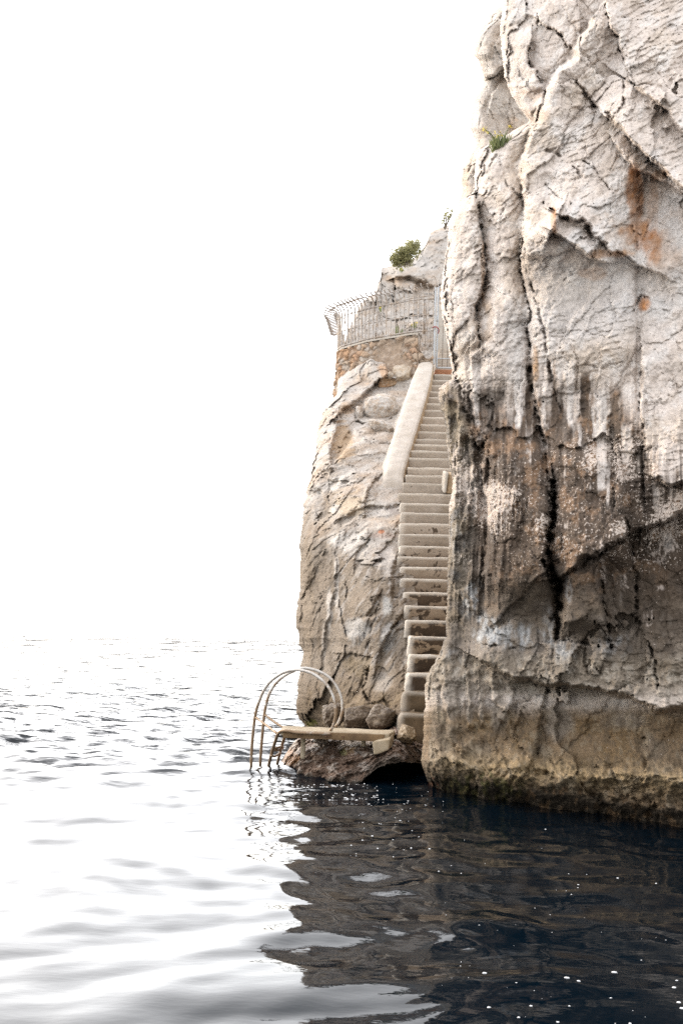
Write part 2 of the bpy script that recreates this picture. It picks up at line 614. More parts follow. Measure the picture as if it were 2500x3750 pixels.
def axis(lo, fine_lo, fine_hi, hi, fine, coarse):
    a = np.arange(lo, fine_lo, coarse)
    b_ = np.arange(fine_lo, fine_hi, fine)
    c = np.arange(fine_hi, hi + coarse, coarse)
    return np.concatenate([a, b_, c])

# ================================================================= MAIN CLIFF (right)
xlA = lut([(-1300, 1740), (-300, 1800), (0, 1840), (100, 1829), (180, 1835), (280, 1846), (350, 1872), (400, 1905), (438, 1936),
           (452, 1926), (470, 1890), (490, 1862), (512, 1818), (530, 1786), (550, 1754), (572, 1743), (640, 1736), (700, 1737),
           (718, 1706), (742, 1690), (765, 1668), (800, 1655), (840, 1641), (900, 1636), (1000, 1621), (1080, 1611), (1150, 1617),
           (1230, 1633), (1300, 1645), (1346, 1653), (1388, 1654), (1396, 1636), (1405, 1624), (1422, 1609), (1442, 1603), (1480, 1609),
           (1500, 1614), (1542, 1629), (1600, 1633), (1652, 1637), (1708, 1645), (1740, 1652), (1762, 1656), (1800, 1655), (1850, 1643),
           (1990, 1642), (2100, 1637), (2200, 1636), (2280, 1631), (2335, 1634), (2352, 1622), (2400, 1606), (2440, 1581), (2480, 1561),
           (2520, 1554), (2580, 1558), (2612, 1551), (2700, 1550), (2740, 1545), (2790, 1541), (2830, 1553), (2870, 1568), (2900, 1580), (3300, 1640)])

ys = axis(-1300, -60, 3060, 3240, 3.4, 26)
us = np.concatenate([np.arange(0, 930, 3.4), np.arange(930, 1750, 22)])
PY, U = np.meshgrid(ys, us, indexing='ij')
XL = xlA(PY)
XL = XL + 5.0 * fbm(PY / 22.0, 0 * PY + 3, 0 * PY, 5, 21) + 3.0 * fbm(PY / 7.0, 0 * PY + 9, 0 * PY, 3, 22)
# columns hug the outline on the left and even out to the right
PX = XL + U + (1640 - XL) * sst(0, 900, U)

kx, ky = unroll(PX, PY)
D = 10.91 / (kx / F + 1.0286)
Zb = CAMZ + ky / F * D
D = D + 0.15 * np.maximum(Zb - 2.2, 0)
# rounding away at the outline
wr = np.interp(PY, [0, 440, 460, 700, 1350, 1400, 1700, 2300, 2500, 2900], [46, 40, 80, 60, 44, 20, 16, 20, 40, 90])
t = np.clip(U / wr, 0, 1)
D = D + np.interp(PY, [0, 1300, 1395, 1650, 1800, 2900], [0.5, 0.6, 0.9, 0.5, 0.3, 0.6]) * (1 - np.sqrt(np.clip(1 - (1 - t) ** 2, 0, 1)))

feats = [
    # ---- upper part
    ('s', c1(592, 300, 582, 400, 640, 480, 680, 570, 672, 650, 640, 742), -1, 0.24, 5, 170),
    ('c', c1(592, 300, 582, 400, 640, 480, 682, 570, 672, 650, 640, 742), 5, 0.45),
    ('s', c1(560, 205, 605, 165, 612, 110, 560, 98, 480, 150), -1, 0.06, 8, 40),
    ('c', c1(640, 130, 760, 200, 820, 270, 880, 335), 4.5, 0.35),
    ('s', c1(640, 130, 760, 200, 820, 270, 880, 335), 1, 0.07, 4, 90),
    ('c', c1(640, 90, 632, 270), 3, 0.12),
    ('c', c1(1070, 20, 1090, 160, 1150, 230, 1165, 320, 1195, 400), 6, 0.42),
    ('s', c1(1070, 20, 1090, 160, 1150, 230, 1165, 320, 1195, 400), 1, 0.22, 5, 150),
    ('s', c1(985, 125, 900, 260, 862, 385, 780, 430, 700, 560, 650, 745, 600, 830, 545, 1000, 535, 1150, 560, 1300, 550, 1500), 1, 0.62, 9, 330),
    ('c', c1(880, 500, 950, 620, 1000, 680, 1080, 720, 1110, 770), 9, 0.40),
    ('c', c1(1112, 765, 1180, 680, 1190, 560, 1170, 480), 6, 0.25),
    ('s', c1(1110, 770, 1180, 830, 1260, 930, 1340, 1000, 1420, 1070, 1490, 1140, 1568, 1200, 1680, 1290), 1, 0.46, 6, 220),
    ('c', c1(1180, 830, 1260, 930, 1340, 1000, 1420, 1070, 1490, 1140, 1568, 1200, 1680, 1290), 6, 0.32),
    ('s', c1(1190, 500, 1330, 600, 1460, 700, 1520, 800, 1568, 860, 1680, 960), 1, 0.20, 6, 180),
    ('c', c1(1400, 650, 1460, 700, 1520, 800, 1568, 860, 1680, 960), 5, 0.25),
    ('s', c1(1140, 930, 1200, 1020, 1250, 1060, 1380, 1140, 1450, 1160, 1568, 1250), 1, 0.26, 5, 100),
    ('c', c1(1140, 930, 1200, 1020, 1250, 1060, 1380, 1140, 1450, 1160, 1568, 1250), 4, 0.2),
    ('c', c1(680, 1290, 780, 1370, 850, 1400, 930, 1420, 990, 1490, 1060, 1560, 1110, 1615), 9, 0.5),
    ('s', c1(780, 1370, 850, 1400, 930, 1420, 990, 1490, 1060, 1560, 1110, 1615, 1260, 1680, 1420, 1755), 1, 0.20, 6, 120),
    ('c', c1(1060, 1560, 1110, 1615, 1180, 1625, 1260, 1680, 1420, 1755), 5, 0.3),
    ('s', c1(735, 1480, 770, 1500, 880, 1568, 930, 1610, 980, 1655, 1080, 1670), 1, 0.34, 5, 70),
    ('s', c1(722, 1500, 770, 1385), 1, 0.34, 4, 90),
    ('c', c1(860, 1050, 920, 1130), 3.5, 0.15), ('c', c1(930, 1020, 1000, 1080, 1080, 1180, 1135, 1245), 4, 0.18),
    ('c', c1(690, 1180, 760, 1250, 850, 1300), 5, 0.15), ('c', c1(700, 960, 790, 1000), 9, 0.2),
    ('c', c1(330, 1060, 380, 1000, 420, 1080), 7, 0.15), ('c', c1(430, 1150, 500, 1230, 540, 1250), 6, 0.2),
    # ---- left ribs
    ('s', c1(240, 1230, 265, 1340, 275, 1450, 300, 1568, 315, 1730, 300, 1868, 250, 1950, 245, 2050, 272, 2170), -1, 0.26, 6, 90),
    ('c', c1(240, 1230, 265, 1340, 275, 1450, 300, 1568, 312, 1730, 290, 1868, 250, 1950, 245, 2050, 272, 2170), 6, 0.4),
    ('c', c2(70, 250, 105, 420, 100, 560, 60, 700), 3.5, 0.12),
    ('c', c2(530, 50, 540, 200, 570, 330, 600, 430, 580, 520, 590, 640, 600, 760, 605, 900, 625, 1000, 660, 1150, 690, 1280, 700, 1420, 712, 1568), 7, 0.45),
    ('s', c2(530, 50, 540, 200, 570, 330, 590, 640, 602, 900, 660, 1150, 700, 1420, 712, 1568), 1, 0.25, 7, 160),
    ('c', c2(600, 230, 630, 360, 655, 450, 690, 560, 702, 700, 735, 900, 790, 1050), 6, 0.25),
    ('s', c2(300, 620, 215, 700, 210, 900, 235, 1100, 250, 1230), 1, 0.16, 5, 60),
    ('c', c2(120, 700, 130, 860, 150, 1000, 210, 1130, 240, 1250, 280, 1330), 7, 0.3),
    ('c', c2(205, 900, 215, 1050, 260, 1200, 320, 1300, 340, 1420), 6, 0.25),
    ('s', c2(140, 1180, 130, 1300, 105, 1568), 1, 0.22, 4, 50),
    ('s', c2(300, 1300, 285, 1420, 300, 1568, 330, 1700, 320, 1900, 290, 2100), 1, 0.30, 6, 120),
    ('s', c2(200, 1250, 215, 1400, 205, 1568, 160, 1750), 1, 0.2, 5, 60),
    ('s', c2(60, 960, 130, 1010, 140, 1180), 1, 0.25, 6, 60),
    # ---- middle right
    ('s', c2(1295, 680, 1297, 800, 1290, 1000, 1310, 1150, 1310, 1350, 1322, 1568), 1, 0.20, 5, 160),
    ('c', c2(1295, 680, 1297, 800, 1290, 1000, 1310, 1150, 1310, 1350, 1322, 1568), 5, 0.25),
    ('s', c2(1400, 1490, 1480, 1530, 1568, 1515, 1700, 1530), 1, 0.35, 6, 120),
    ('c', c2(1400, 1490, 1480, 1530, 1568, 1515, 1700, 1530), 6, 0.25),
    ('c', c2(1250, 420, 1300, 320, 1340, 330), 7, 0.2),
    ('c', c2(900, 760, 880, 900, 905, 1100), 5, 0.08), ('c', c2(1105, 960, 1100, 1150, 1120, 1300), 5, 0.1),
    ('c', c2(720, 560, 900, 540, 1000, 560, 1120, 545), 4, 0.08), ('c', c2(920, 760, 1060, 780, 1180, 740), 5, 0.12),
    # ---- lower fissures
    ('c', c3(735, -60, 742, 150, 712, 300, 702, 450, 740, 560, 775, 640, 765, 850, 757, 935), 17, 1.1),
    ('s', c3(735, -60, 742, 150, 712, 300, 702, 450, 740, 560), -1, 0.22, 8, 200),
    ('s', c3(742, 150, 715, 300, 735, 500, 770, 552), 1, 0.24, 9, 160),
    ('s', c3(760, 555, 820, 545, 850, 500, 930, 430, 1010, 410, 1100, 350, 1220, 280, 1340, 220, 1450, 190, 1568, 130, 1700, 70), 1, 0.42, 6, 210),
    ('c', c3(760, 555, 820, 545, 850, 500, 930, 430, 1010, 410, 1100, 350, 1220, 280, 1340, 220, 1450, 190, 1568, 130, 1700, 70), 8, 0.34),
    ('s', c3(828, 560, 800, 700, 795, 830), 1, 0.28, 6, 120),
    ('c', c3(1028, 480, 1040, 600, 1062, 750, 1090, 880, 1112, 1000), 6, 0.32),
    ('s', c3(1028, 480, 1040, 600, 1062, 750, 1090, 880), -1, 0.14, 6, 80),
    ('s', c3(800, 835, 880, 845, 930, 800), 1, 0.12, 4, 60),
    ('c', c3(1250, 480, 1272, 600, 1266, 800, 1280, 950), 6, 0.3), ('c', c3(1195, 100, 1225, 280, 1250, 400), 5, 0.25),
    ('c', c3(1350, 960, 1390, 1100, 1402, 1260), 6, 0.3),
    ('c', c3(690, 510, 600, 590, 520, 690, 410, 800), 4, 0.16),
    ('s', c3(690, 510, 600, 590, 520, 690, 410, 800), 1, -0.10, 5, 140),
    ('c', c3(280, 975, 380, 990, 500, 995), 5, 0.22),
    ('c', c3(740, 960, 850, 950, 930, 970, 1020, 970, 1100, 960), 5, 0.28),
    ('s', c3(740, 960, 850, 950, 930, 970, 1020, 970, 1100, 960), -1, 0.14, 5, 120),
    ('c', c3(735, 1000, 730, 1120), 4, 0.15), ('c', c3(950, 980, 940, 1090, 960, 1180), 6, 0.2),
    ('s', c3(280, 1080, 350, 1120, 480, 1190, 600, 1210, 700, 1240, 800, 1240, 950, 1250, 1050, 1270, 1200, 1300, 1400, 1400, 1568, 1380, 1800, 1400), 1, 0.48, 8, 170),
    ('c', c3(480, 1190, 600, 1210, 700, 1245, 800, 1240, 950, 1255, 1050, 1270, 1200, 1300), 7, 0.2),
    ('c', c3(695, 1270, 720, 1280), 9, 0.4),
    ('c', c3(690, 1290, 660, 1420, 650, 1568, 640, 1680), 6, 0.16),
    ('s', c3(690, 1290, 660, 1420, 650, 1568, 600, 1720, 560, 1790), -1, 0.14, 7, 120),
    # drips (flutes) below the ledge at the left
    ('s', c3(185, 1220, 195, 1350, 190, 1490), 1, 0.16, 4, 26), ('s', c3(262, 1230, 268, 1350, 275, 1480), 1, 0.18, 4, 26),
    ('s', c3(30, 1170, 35, 1350, 70, 1440, 70, 1568, 130, 1650), 1, 0.22, 5, 70),
    ('s', c3(340, 1190, 350, 1330, 420, 1400), 1, 0.16, 4, 40),
    ('s', c3(400, 1450, 480, 1560, 520, 1440), 1, 0.14, 5, 50),
    # foot
    ('s', c3(0, 1650, 150, 1690, 330, 1790, 420, 1830, 520, 1800, 700, 1830, 900, 1790, 1200, 1760, 1500, 1800, 1700, 1810), -1, 0.22, 12, 120),
    ('c', c3(520, 1790, 470, 1870, 440, 1960), 12, 0.25), ('c', c3(690, 1800, 760, 1850), 9, 0.2), ('c', c3(1480, 1830, 1568, 1850), 9, 0.2),
]
D0 = D.copy()
Xb, Yb, Zb = W(PX, PY, D)
infr = (PX < 2600)
rel = rock_relief(Xb, Yb, Zb, 1.0, 100)
# pitted limestone: scallops in the upper face, fine pits lower down
q1, q2, _, qv = worley(Xb * 10 + 0.4 * fbm(Xb * 3, Yb * 3, Zb * 3, 3, 8), Yb * 8, Zb * 19, 61)
scal = -np.clip(qv[2], -0.6, 0.6) * 1.1 * sst(0.0, 0.12, q2 - q1) - 0.35 * q1
pitm = np.clip(0.35 + 1.1 * fbm(Xb * 1.2, Yb * 1.2, Zb * 1.2, 3, 71), 0, 1) * np.interp(PY, [-1300, 1700, 1950, 2250, 2400, 2540, 2600, 2750, 2820], [1, 1, 0.3, 0.2, 1.2, 1.2, 0.15, 0.3, 1.2]) * (0.3 + 0.7 * sst(180, 380, U))
smoothm = np.maximum.reduce([spot(PX, PY, 1990, 2230, 80, 110), spot(PX, PY, 2130, 2250, 60, 110), spot(PX, PY, 2150, 980, 220, 140) * 0.6])
rel = rel * np.interp(PY, [2540, 2600, 2740, 2800], [1, 0.75, 0.75, 1.1]) * (1 - 0.6 * smoothm)
# tall flutes at the left, water-worn
fl = ridged(PX / 34.0, PY / 330.0, 0 * PX, 3, 33)
flm = np.interp(PY, [1300, 1450, 2150, 2350], [0, 1, 1, 0.3]) * (1 - sst(160, 330, U)) + 0.35 * np.interp(PY, [1350, 1500, 1900, 2100], [0, 1, 1, 0])
D = D - rel + 0.030 * scal * pitm * (1 - smoothm) - 0.10 * fl * np.clip(flm, 0, 1)
n_foot = fbm(Xb * 1.5, Yb * 1.5, Zb * 1.5, 3, 40)


def bulge(xa, xb, ya, yb, h, p=0.5):
    """rounded column of rock between two joint lines xa(y) and xb(y)"""
    a_, b_ = xa(PY), xb(PY)
    a_ = a_ + 6 * fbm(PY / 40.0, 0 * PY + ya, 0 * PY, 3, 51)
    b_ = b_ + 6 * fbm(PY / 40.0, 0 * PY + yb, 0 * PY, 3, 52)
    u_ = np.clip((PX - a_) / np.maximum(b_ - a_, 1) * 2 - 1, -1, 1)
    return h * np.maximum(1 - u_ * u_, 0) ** p * sst(ya, ya + 0.25 * (yb - ya), PY) * sst(yb, yb - 0.25 * (yb - ya), PY)


k1 = lut([(560, 1742), (700, 1741), (820, 1755), (900, 1774), (1000, 1780), (1075, 1770), (1120, 1745), (1180, 1741), (1260, 1756), (1400, 1760)])
k2 = lut([(420, 1985), (480, 1945), (570, 1912), (660, 1908), (750, 1920), (860, 1916), (930, 1905), (1010, 1910), (1100, 1930), (1150, 1944), (1200, 1934), (1330, 1944), (1450, 1950), (1560, 1978), (1700, 2000), (1850, 2022), (1970, 2010), (2100, 2020), (2300, 2030)])
D = D - bulge(xlA, k1, 640, 1400, 0.22) - bulge(k1, k2, 470, 1480, 0.26) - bulge(k2, lut([(400, 2330), (1500, 2330)]), 380, 1500, 0.22)
D = D - bulge(lut([(1500, 1745), (1700, 1790), (2300, 1770)]), k2, 1480, 2330, 0.40) - bulge(lut([(1600, 2010), (1850, 2030), (2150, 2026)]), lut([(1500, 2240), (1900, 2310), (2150, 2320)]), 1560, 2140, 0.34)
D = D - bulge(lut([(2040, 2062), (2300, 2056)]), lut([(2040, 2190), (2300, 2222)]), 2040, 2330, 0.20) - bulge(lut([(1400, 2245), (1900, 2250)]), lut([(1400, 2358), (1900, 2358)]), 1380, 1960, 0.14)
apply_lines(PX, PY, D, feats, 5.0, 3)
# foot bulges out and is cut back again at the waterline
D = D - 0.16 * np.exp(-((PY - (2800 + (PX - 1600) * 0.06)) / 45.0) ** 2)
D = D - (0.11 * ridged(Xb * 3.2, Yb * 3.2, Zb * 4.5, 5, 37) + 0.05 * fbm(Xb * 12, Yb * 12, Zb * 14, 3, 39)) * sst(2690, 2790, PY - (PX - 1600) * 0.06 + 50 * n_foot)
D = D - 0.06 * fbm(Xb * 7, Yb * 7, Zb * 10, 4, 38) * sst(2370, 2430, PY) * sst(2560, 2520, PY)
wl = 2890 + (PX - 1600) * 0.135
D = D + 0.30 * sst(-45, 25, PY - wl)
D = D + 0.10 * np.exp(-((PY - (2655 + (PX - 1600) * 0.06)) / 70.0) ** 2) * sst(1750, 1950, PX)

# ---- colour
n1 = fbm(Xb * 1.6, Yb * 1.6, Zb * 1.6, 5, 201)
n2 = fbm(Xb * 5, Yb * 5, Zb * 5, 5, 202)
n3 = fbm(Xb * 16, Yb * 16, Zb * 12, 4, 203)
n4 = fbm(Xb * 34, Yb * 34, Zb * 26, 3, 204)
stv = fbm(PX / 26.0, PY / 420.0, 0 * PX, 4, 205)
stf = fbm(PX / 9.0, PY / 150.0, 0 * PX, 3, 206)
C = np.ones(PX.shape + (3,)) * np.array((0.60, 0.535, 0.49))
C = lerp3(C, sst(-0.1, 0.45, n1), (0.55, 0.475, 0.41))
C = lerp3(C, sst(0.0, 0.5, n2 + 0.3 * n3) * 0.7, (0.66, 0.625, 0.60))
C = lerp3(C, sst(0.15, 0.6, -n2 + 0.4 * n3) * 0.45, (0.33, 0.28, 0.24))
C = lerp3(C, spot(PX, PY, 2330, 900, 330, 330, 0.5 * n1) * sst(-0.3, 0.4, n2) * 0.8, (0.61, 0.585, 0.57))
C = lerp3(C, spot(PX, PY, 2150, 1120, 300, 180, 0.4 * n1) * 0.6, (0.58, 0.555, 0.545))
# rust and ochre runs
for (x, y, rx, ry, w_, col) in [(2318, 720, 30, 130, 0.85, (0.42, 0.23, 0.12)), (2375, 880, 50, 75, 0.95, (0.40, 0.20, 0.09)), (2330, 850, 60, 40, 0.7, (0.44, 0.27, 0.16)),
                                (2360, 1115, 28, 26, 0.9, (0.50, 0.25, 0.11)), (2240, 930, 90, 18, 0.7, (0.44, 0.27, 0.15)), (2025, 800, 12, 45, 0.8, (0.46, 0.26, 0.13)),
                                (2420, 640, 40, 20, 0.6, (0.40, 0.26, 0.15)), (1768, 980, 9, 130, 0.7, (0.33, 0.22, 0.13)), (1965, 420, 60, 30, 0.35, (0.42, 0.30, 0.2)),
                                (1945, 340, 40, 26, 0.4, (0.40, 0.27, 0.17)), (2440, 900, 60, 90, 0.45, (0.40, 0.31, 0.25)), (2160, 1000, 60, 24, 0.4, (0.48, 0.31, 0.19)),
                                (1960, 1330, 14, 60, 0.8, (0.40, 0.25, 0.12)), (1790, 1180, 20, 90, 0.4, (0.42, 0.32, 0.22)), (2390, 780, 24, 100, 0.4, (0.45, 0.30, 0.2))]:
    C = lerp3(C, spot(PX, PY, x, y, rx, ry, 0.6 * n2) * w_ * (0.85 + 0.6 * n3), (col[0] * 0.98, col[1] * 0.9, col[2] * 0.82))
# the brown-black seep band with its vertical runs
ytop = 1425 + 190 * fbm(PX / 90.0, 0 * PX + 4, 0 * PX, 3, 210) + 130 * fbm(PX / 24.0, 0 * PX + 8, 0 * PX, 3, 211) + 130 * sst(2250, 2420, PX) + 150 * sst(2340, 2420, PX) - 40 * sst(1800, 1700, PX)
band = sst(-70, 130, PY - ytop) * (1 - sst(2200, 2420, PY))
dk = band * sst(-0.66, -0.12, stv + 0.16 * stf + 0.5 * n2 + 0.45 * n3 + 0.40 * sst(1560, 1900, PY) + 0.02)
for (x, y0, y1, hw, a) in [(1936, 1300, 1600, 14, 1), (1775, 1390, 1640, 22, .8), (1830, 1400, 1620, 22, .8), (2142, 1345, 1660, 20, 1), (2255, 1400, 1960, 17, 1), (2315, 1690, 2000, 28, 1),
                           (2030, 1380, 1560, 15, .7), (2065, 1480, 1700, 20, .9), (1660, 1180, 1330, 7, .8), (1690, 1480, 1700, 9, .7), (2010, 1300, 1420, 8, .8), (1966, 1440, 1560, 10, .8),
                           (2350, 1330, 1420, 9, .5), (2410, 1700, 1800, 14, .6)]:
    xx = x + 9 * fbm(PY / 60.0, 0 * PY + x, 0 * PY, 3, 212)
    dk = np.maximum(dk, a * sst(1.25, 0.6, np.abs(PX - xx) / hw + 0.5 * n3 + 0.3 * stf) * sst(y0 - 20, y0 + 50, PY) * sst(y1 + 60, y1 - 60, PY))
# pale calcite tongues left clean
for (x, y0, y1, hw, a) in [(1898, 1180, 1570, 22, 1), (1880, 1080, 1400, 40, .8), (2085, 1320, 1560, 17, 1), (2200, 1440, 1790, 26, .95), (2172, 1480, 1600, 8, .8), (2120, 1560, 1630, 8, .8),
                           (2290, 1560, 1700, 22, .8), (2225, 1700, 1850, 9, .7), (1745, 1300, 1560, 16, .6), (2440, 1950, 2030, 24, .9), (1990, 1400, 1480, 6, .8), (2400, 1780, 1880, 14, .7)]:
    xx = x + 7 * fbm(PY / 70.0, 0 * PY + x, 0 * PY, 3, 213)
    taper = 1 - 0.45 * np.clip((PY - y0) / (y1 - y0), 0, 1)
    m_ = a * sst(1.15, 0.75, np.abs(PX - xx) / (hw * taper) + 0.35 * n3) * sst(y0 - 30, y0 + 30, PY) * sst(y1 + 14, y1 - 14, PY + 10 * n3)
    dk = dk * (1 - m_)
    C = lerp3(C, m_ * 0.6, (0.58, 0.55, 0.53))
dcol = lerp3(np.ones(C.shape) * np.array((0.058, 0.036, 0.021)), sst(-0.02, 0.5, n2 + 0.5 * n3), (0.175, 0.098, 0.048))
dcol = lerp3(dcol, sst(0.15, 0.5, -n2) * 0.7, (0.030, 0.021, 0.015))
C = C * (1 - 0.93 * dk[..., None]) + dcol * 0.93 * dk[..., None]
lg = sst(1430, 1520, PY + 40 * n1) * (1 - sst(60, 120, U + 20 * n2)) * sst(2420, 2330, PY)
C = lerp3(C, lg * 0.9, (0.13, 0.113, 0.097))
C = lerp3(C, lg * sst(0, 0.4, n1 + 0.4 * n2) * 0.7, (0.19, 0.18, 0.175))
# salt / lichen speckle on the dark rock
spk = sst(0.10, 0.26, n4 + 0.55 * n3 + 0.25 * n2 + 0.55 * (np.exp(-((PY - 1760) / 190.0) ** 2) - 0.55)) * sst(1480, 1650, PY) * (1 - sst(2080, 2300, PY + 60 * n1))
spk = spk * (0.45 + 0.55 * sst(-0.2, 0.3, n1 + 0.2))
SPK = np.clip(np.exp(-((PY - 1800) / 230.0) ** 2) * sst(1470, 1640, PY) * (1 - sst(2150, 2330, PY + 60 * n1)) * (0.35 + 0.9 * sst(-0.25, 0.3, n1 + 0.5 * n2)), 0, 1)
SPK = np.maximum(SPK, 0.35 * spot(PX, PY, 2420, 2010, 90, 130, 0.5 * n2))
C = lerp3(C, sst(0.3, 0.5, n4 + 0.55 * n3 + 0.2 * n2) * SPK * 0.45, (0.40, 0.335, 0.285))
# grey zone, then blue-white crust, then the brown scoured hollow
gz = sst(2060, 2260, PY + 90 * n1) * (1 - sst(2480, 2560, PY))
C = lerp3(C, gz * 0.8, (0.135, 0.113, 0.093))
C = lerp3(C, gz * sst(-0.05, 0.4, n2) * 0.6, (0.19, 0.152, 0.115))
for (x, y, rx, ry, w_) in [(1790, 2310, 60, 70, .9), (1880, 2330, 110, 60, .7), (1715, 2190, 40, 70, .8), (2060, 2400, 60, 60, .8), (2010, 2290, 30, 90, .5), (1640, 2440, 70, 60, .55), (1670, 2000, 28, 130, .5),
                           (2250, 2360, 60, 50, .45), (2080, 2180, 16, 90, .5), (1745, 1830, 26, 70, .4)]:
    C = lerp3(C, spot(PX, PY, x, y, rx, ry, 0.6 * n2) * w_ * sst(-0.35, 0.35, n3 + 0.3 * n2), (0.40, 0.41, 0.42))
for (x, y, rx, ry, w_, col) in [(2430, 2150, 150, 260, .85, (0.062, 0.045, 0.032)), (2400, 2380, 130, 90, .6, (0.09, 0.068, 0.048)), (2130, 2230, 66, 120, .8, (0.098, 0.075, 0.055)), (1950, 2210, 80, 100, .75, (0.115, 0.090, 0.067)),
                                (2290, 2050, 70, 60, .7, (0.07, 0.05, 0.036)), (1690, 2060, 46, 120, .6, (0.085, 0.072, 0.060)), (1850, 2010, 90, 120, .55, (0.085, 0.06, 0.042)), (2240, 2250, 40, 120, .5, (0.10, 0.075, 0.055))]:
    C = lerp3(C, spot(PX, PY, x, y, rx, ry, 0.7 * n2 + 0.3 * n3) * w_ * (0.8 + 0.5 * n3), col)
for (x, y, rx, ry, w_) in [(2445, 1985, 36, 40, .9), (2400, 2050, 40, 30, .8), (2205, 2090, 12, 90, .7), (2280, 2120, 26, 40, .6), (2420, 2150, 26, 24, .7), (2370, 2250, 16, 40, .6)]:
    C = lerp3(C, spot(PX, PY, x, y, rx, ry, 1.1 * n2 + 0.8 * n3) * w_ * sst(-0.05, 0.12, n3 + 0.4 * n4), (0.50, 0.43, 0.385))
rough_b = sst(2380, 2430, PY) * (1 - sst(2520, 2590, PY - 0.02 * (PX - 1900)))
C = lerp3(C, rough_b * 0.7, (0.20, 0.165, 0.125))
C = lerp3(C, rough_b * sst(0.05, 0.4, n3) * 0.6, (0.38, 0.34, 0.29))
lo = sst(2540, 2640, PY + 25 * n1)
C = lerp3(C, lo * 0.95, (0.178, 0.120, 0.066))
C = lerp3(C, lo * sst(0.0, 0.45, n1 + 0.4 * n2) * 0.7, (0.165, 0.135, 0.105))
C = lerp3(C, lo * sst(0.1, 0.5, -n1 + 0.5 * n2) * 0.7, (0.19, 0.125, 0.062))
for (x, y, rx, ry) in [(1720, 2580, 16, 70), (1760, 2590, 14, 80), (1830, 2610, 40, 70), (1660, 2560, 40, 80), (2040, 2640, 60, 70), (2300, 2640, 120, 40)]:
    C = lerp3(C, spot(PX, PY, x, y, rx, ry, 0.5 * n2) * 0.75, (0.26, 0.225, 0.19))
oc = np.exp(-((PY - (2795 + (PX - 1600) * 0.075)) / 50.0) ** 2) * sst(1560, 1660, PX)
C = lerp3(C, oc * (0.75 + 0.4 * n3), (0.29, 0.215, 0.12))
wlin = PY - (2860 + (PX - 1600) * 0.14) + 26 * n2
C = lerp3(C, sst(2560, 2620, PY) * sst(0.02, 0.4, n3 + 0.5 * n4) * 0.55, (0.105, 0.082, 0.058))
C = lerp3(C, sst(2560, 2620, PY) * sst(0.12, 0.5, -n3 + 0.5 * n2) * 0.5, (0.27, 0.225, 0.165))
wet = sst(-52, -8, wlin + 22 * n3)
C = lerp3(C, wet * 0.93, (0.040, 0.031, 0.022))
C = lerp3(C, wet * sst(0.15, 0.4, n3 + 0.3 * n4) * 0.6, (0.17, 0.105, 0.055))
alg = spot(PX, PY, 1760, 2890, 160, 60, 0.5 * n2) * sst(-0.15, 0.3, n3)
C = lerp3(C, alg * 0.45, (0.085, 0.10, 0.022))
C = lerp3(C, spot(PX, PY, 1590, 2890, 30, 40, 0.5 * n2) * sst(0, 0.3, n3) * 0.8, (0.20, 0.07, 0.04))
# warm ochre tint on the thin left ribs
C = lerp3(C, (1 - sst(20, 120, U)) * np.interp(PY, [1250, 1400, 1800, 2300], [0, 0.35, 0.3, 0.1]) * sst(-0.3, 0.2, n2), (0.47, 0.37, 0.23))

X, Y, Z = W(PX, PY, D)
P = np.stack([X, Y, Z], -1)
P, C2 = wrap_left(P, C, 110, np.interp(PY[:, :1], [560, 900], [2.2, 13.0]), 0.25, 5, np.interp(PY[:, :1], [560, 900], [1.0, 0.0]))
me = grid_mesh('cliff', P, C2, extra=np.concatenate([np.repeat(SPK[:, :1] * 0, 110, 1), SPK], 1))
tag(link('cliff', me, M['rock']), 'towering grey limestone cliff with brown-black seep streaks rising straight from the sea right of the stairs', 'cliff', kind='structure')
CLIFF = (PX, PY, D)


def sheet(name, xl, xr, ylo, yhi, step, depth, feats, color, mat, seed, back, right, wrap=40, big=0.6, edge=4.0, bend=(60, 1.0), top=None, over=60, zlos=0.0):
    """rock face between a left outline xl(y) and a hidden right limit xr(y)"""
    ys = np.arange(ylo, yhi, step)
    nx = int(np.max([xr(y) - xl(y) for y in ys]) / step) + 2
    us = np.linspace(0, 1, nx)
    PY, Uu = np.meshgrid(ys, us, indexing='ij')
    L_ = xl(PY) + edge * fbm(PY / 24.0, 0 * PY, 0 * PY + seed, 5, seed)
    PX = L_ + Uu * (xr(PY) - L_)
    if top is not None:
        yt = top(PX) + edge * fbm(PX / 24.0, 0 * PX, 0 * PX + seed, 5, seed + 1)
        PY = yt + (PY - ylo) / (yhi - ylo) * (yhi - yt)
    D = depth(PX, PY)
    t = np.clip((PX - L_) / bend[0], 0, 1)
    D = D + bend[1] * (1 - np.sqrt(np.clip(1 - (1 - t) ** 2, 0, 1)))
    if top is not None:
        t = np.clip((PY - yt) / bend[0], 0, 1)
        D = D + bend[1] * (1 - np.sqrt(np.clip(1 - (1 - t) ** 2, 0, 1)))
    Xb, Yb, Zb = W(PX, PY, D)
    D = D - rock_relief(Xb, Yb, Zb, big, seed)
    apply_lines(PX, PY, D, feats, 4.0, seed)
    C = color(PX, PY, Xb, Yb, Zb)
    P = np.stack(W(PX, PY, D), -1)
    if top is not None:
        e = P[:1]
        rows = []
        for i in range(8, 0, -1):
            q = e.copy()
            q[..., 1] += over * 0.02 * i
            q[..., 2] -= 0.03 * i * i
            rows.append(q)
        P = np.concatenate(rows + [P], 0)
        C = np.concatenate([C[:1]] * 8 + [C], 0)
    if wrap:
        P, C = wrap_left(P, C, wrap, back, right, seed, zlos)
    me = grid_mesh(name, P, C)
    o = link(name, me, mat)
    return o, (PX, PY, D)


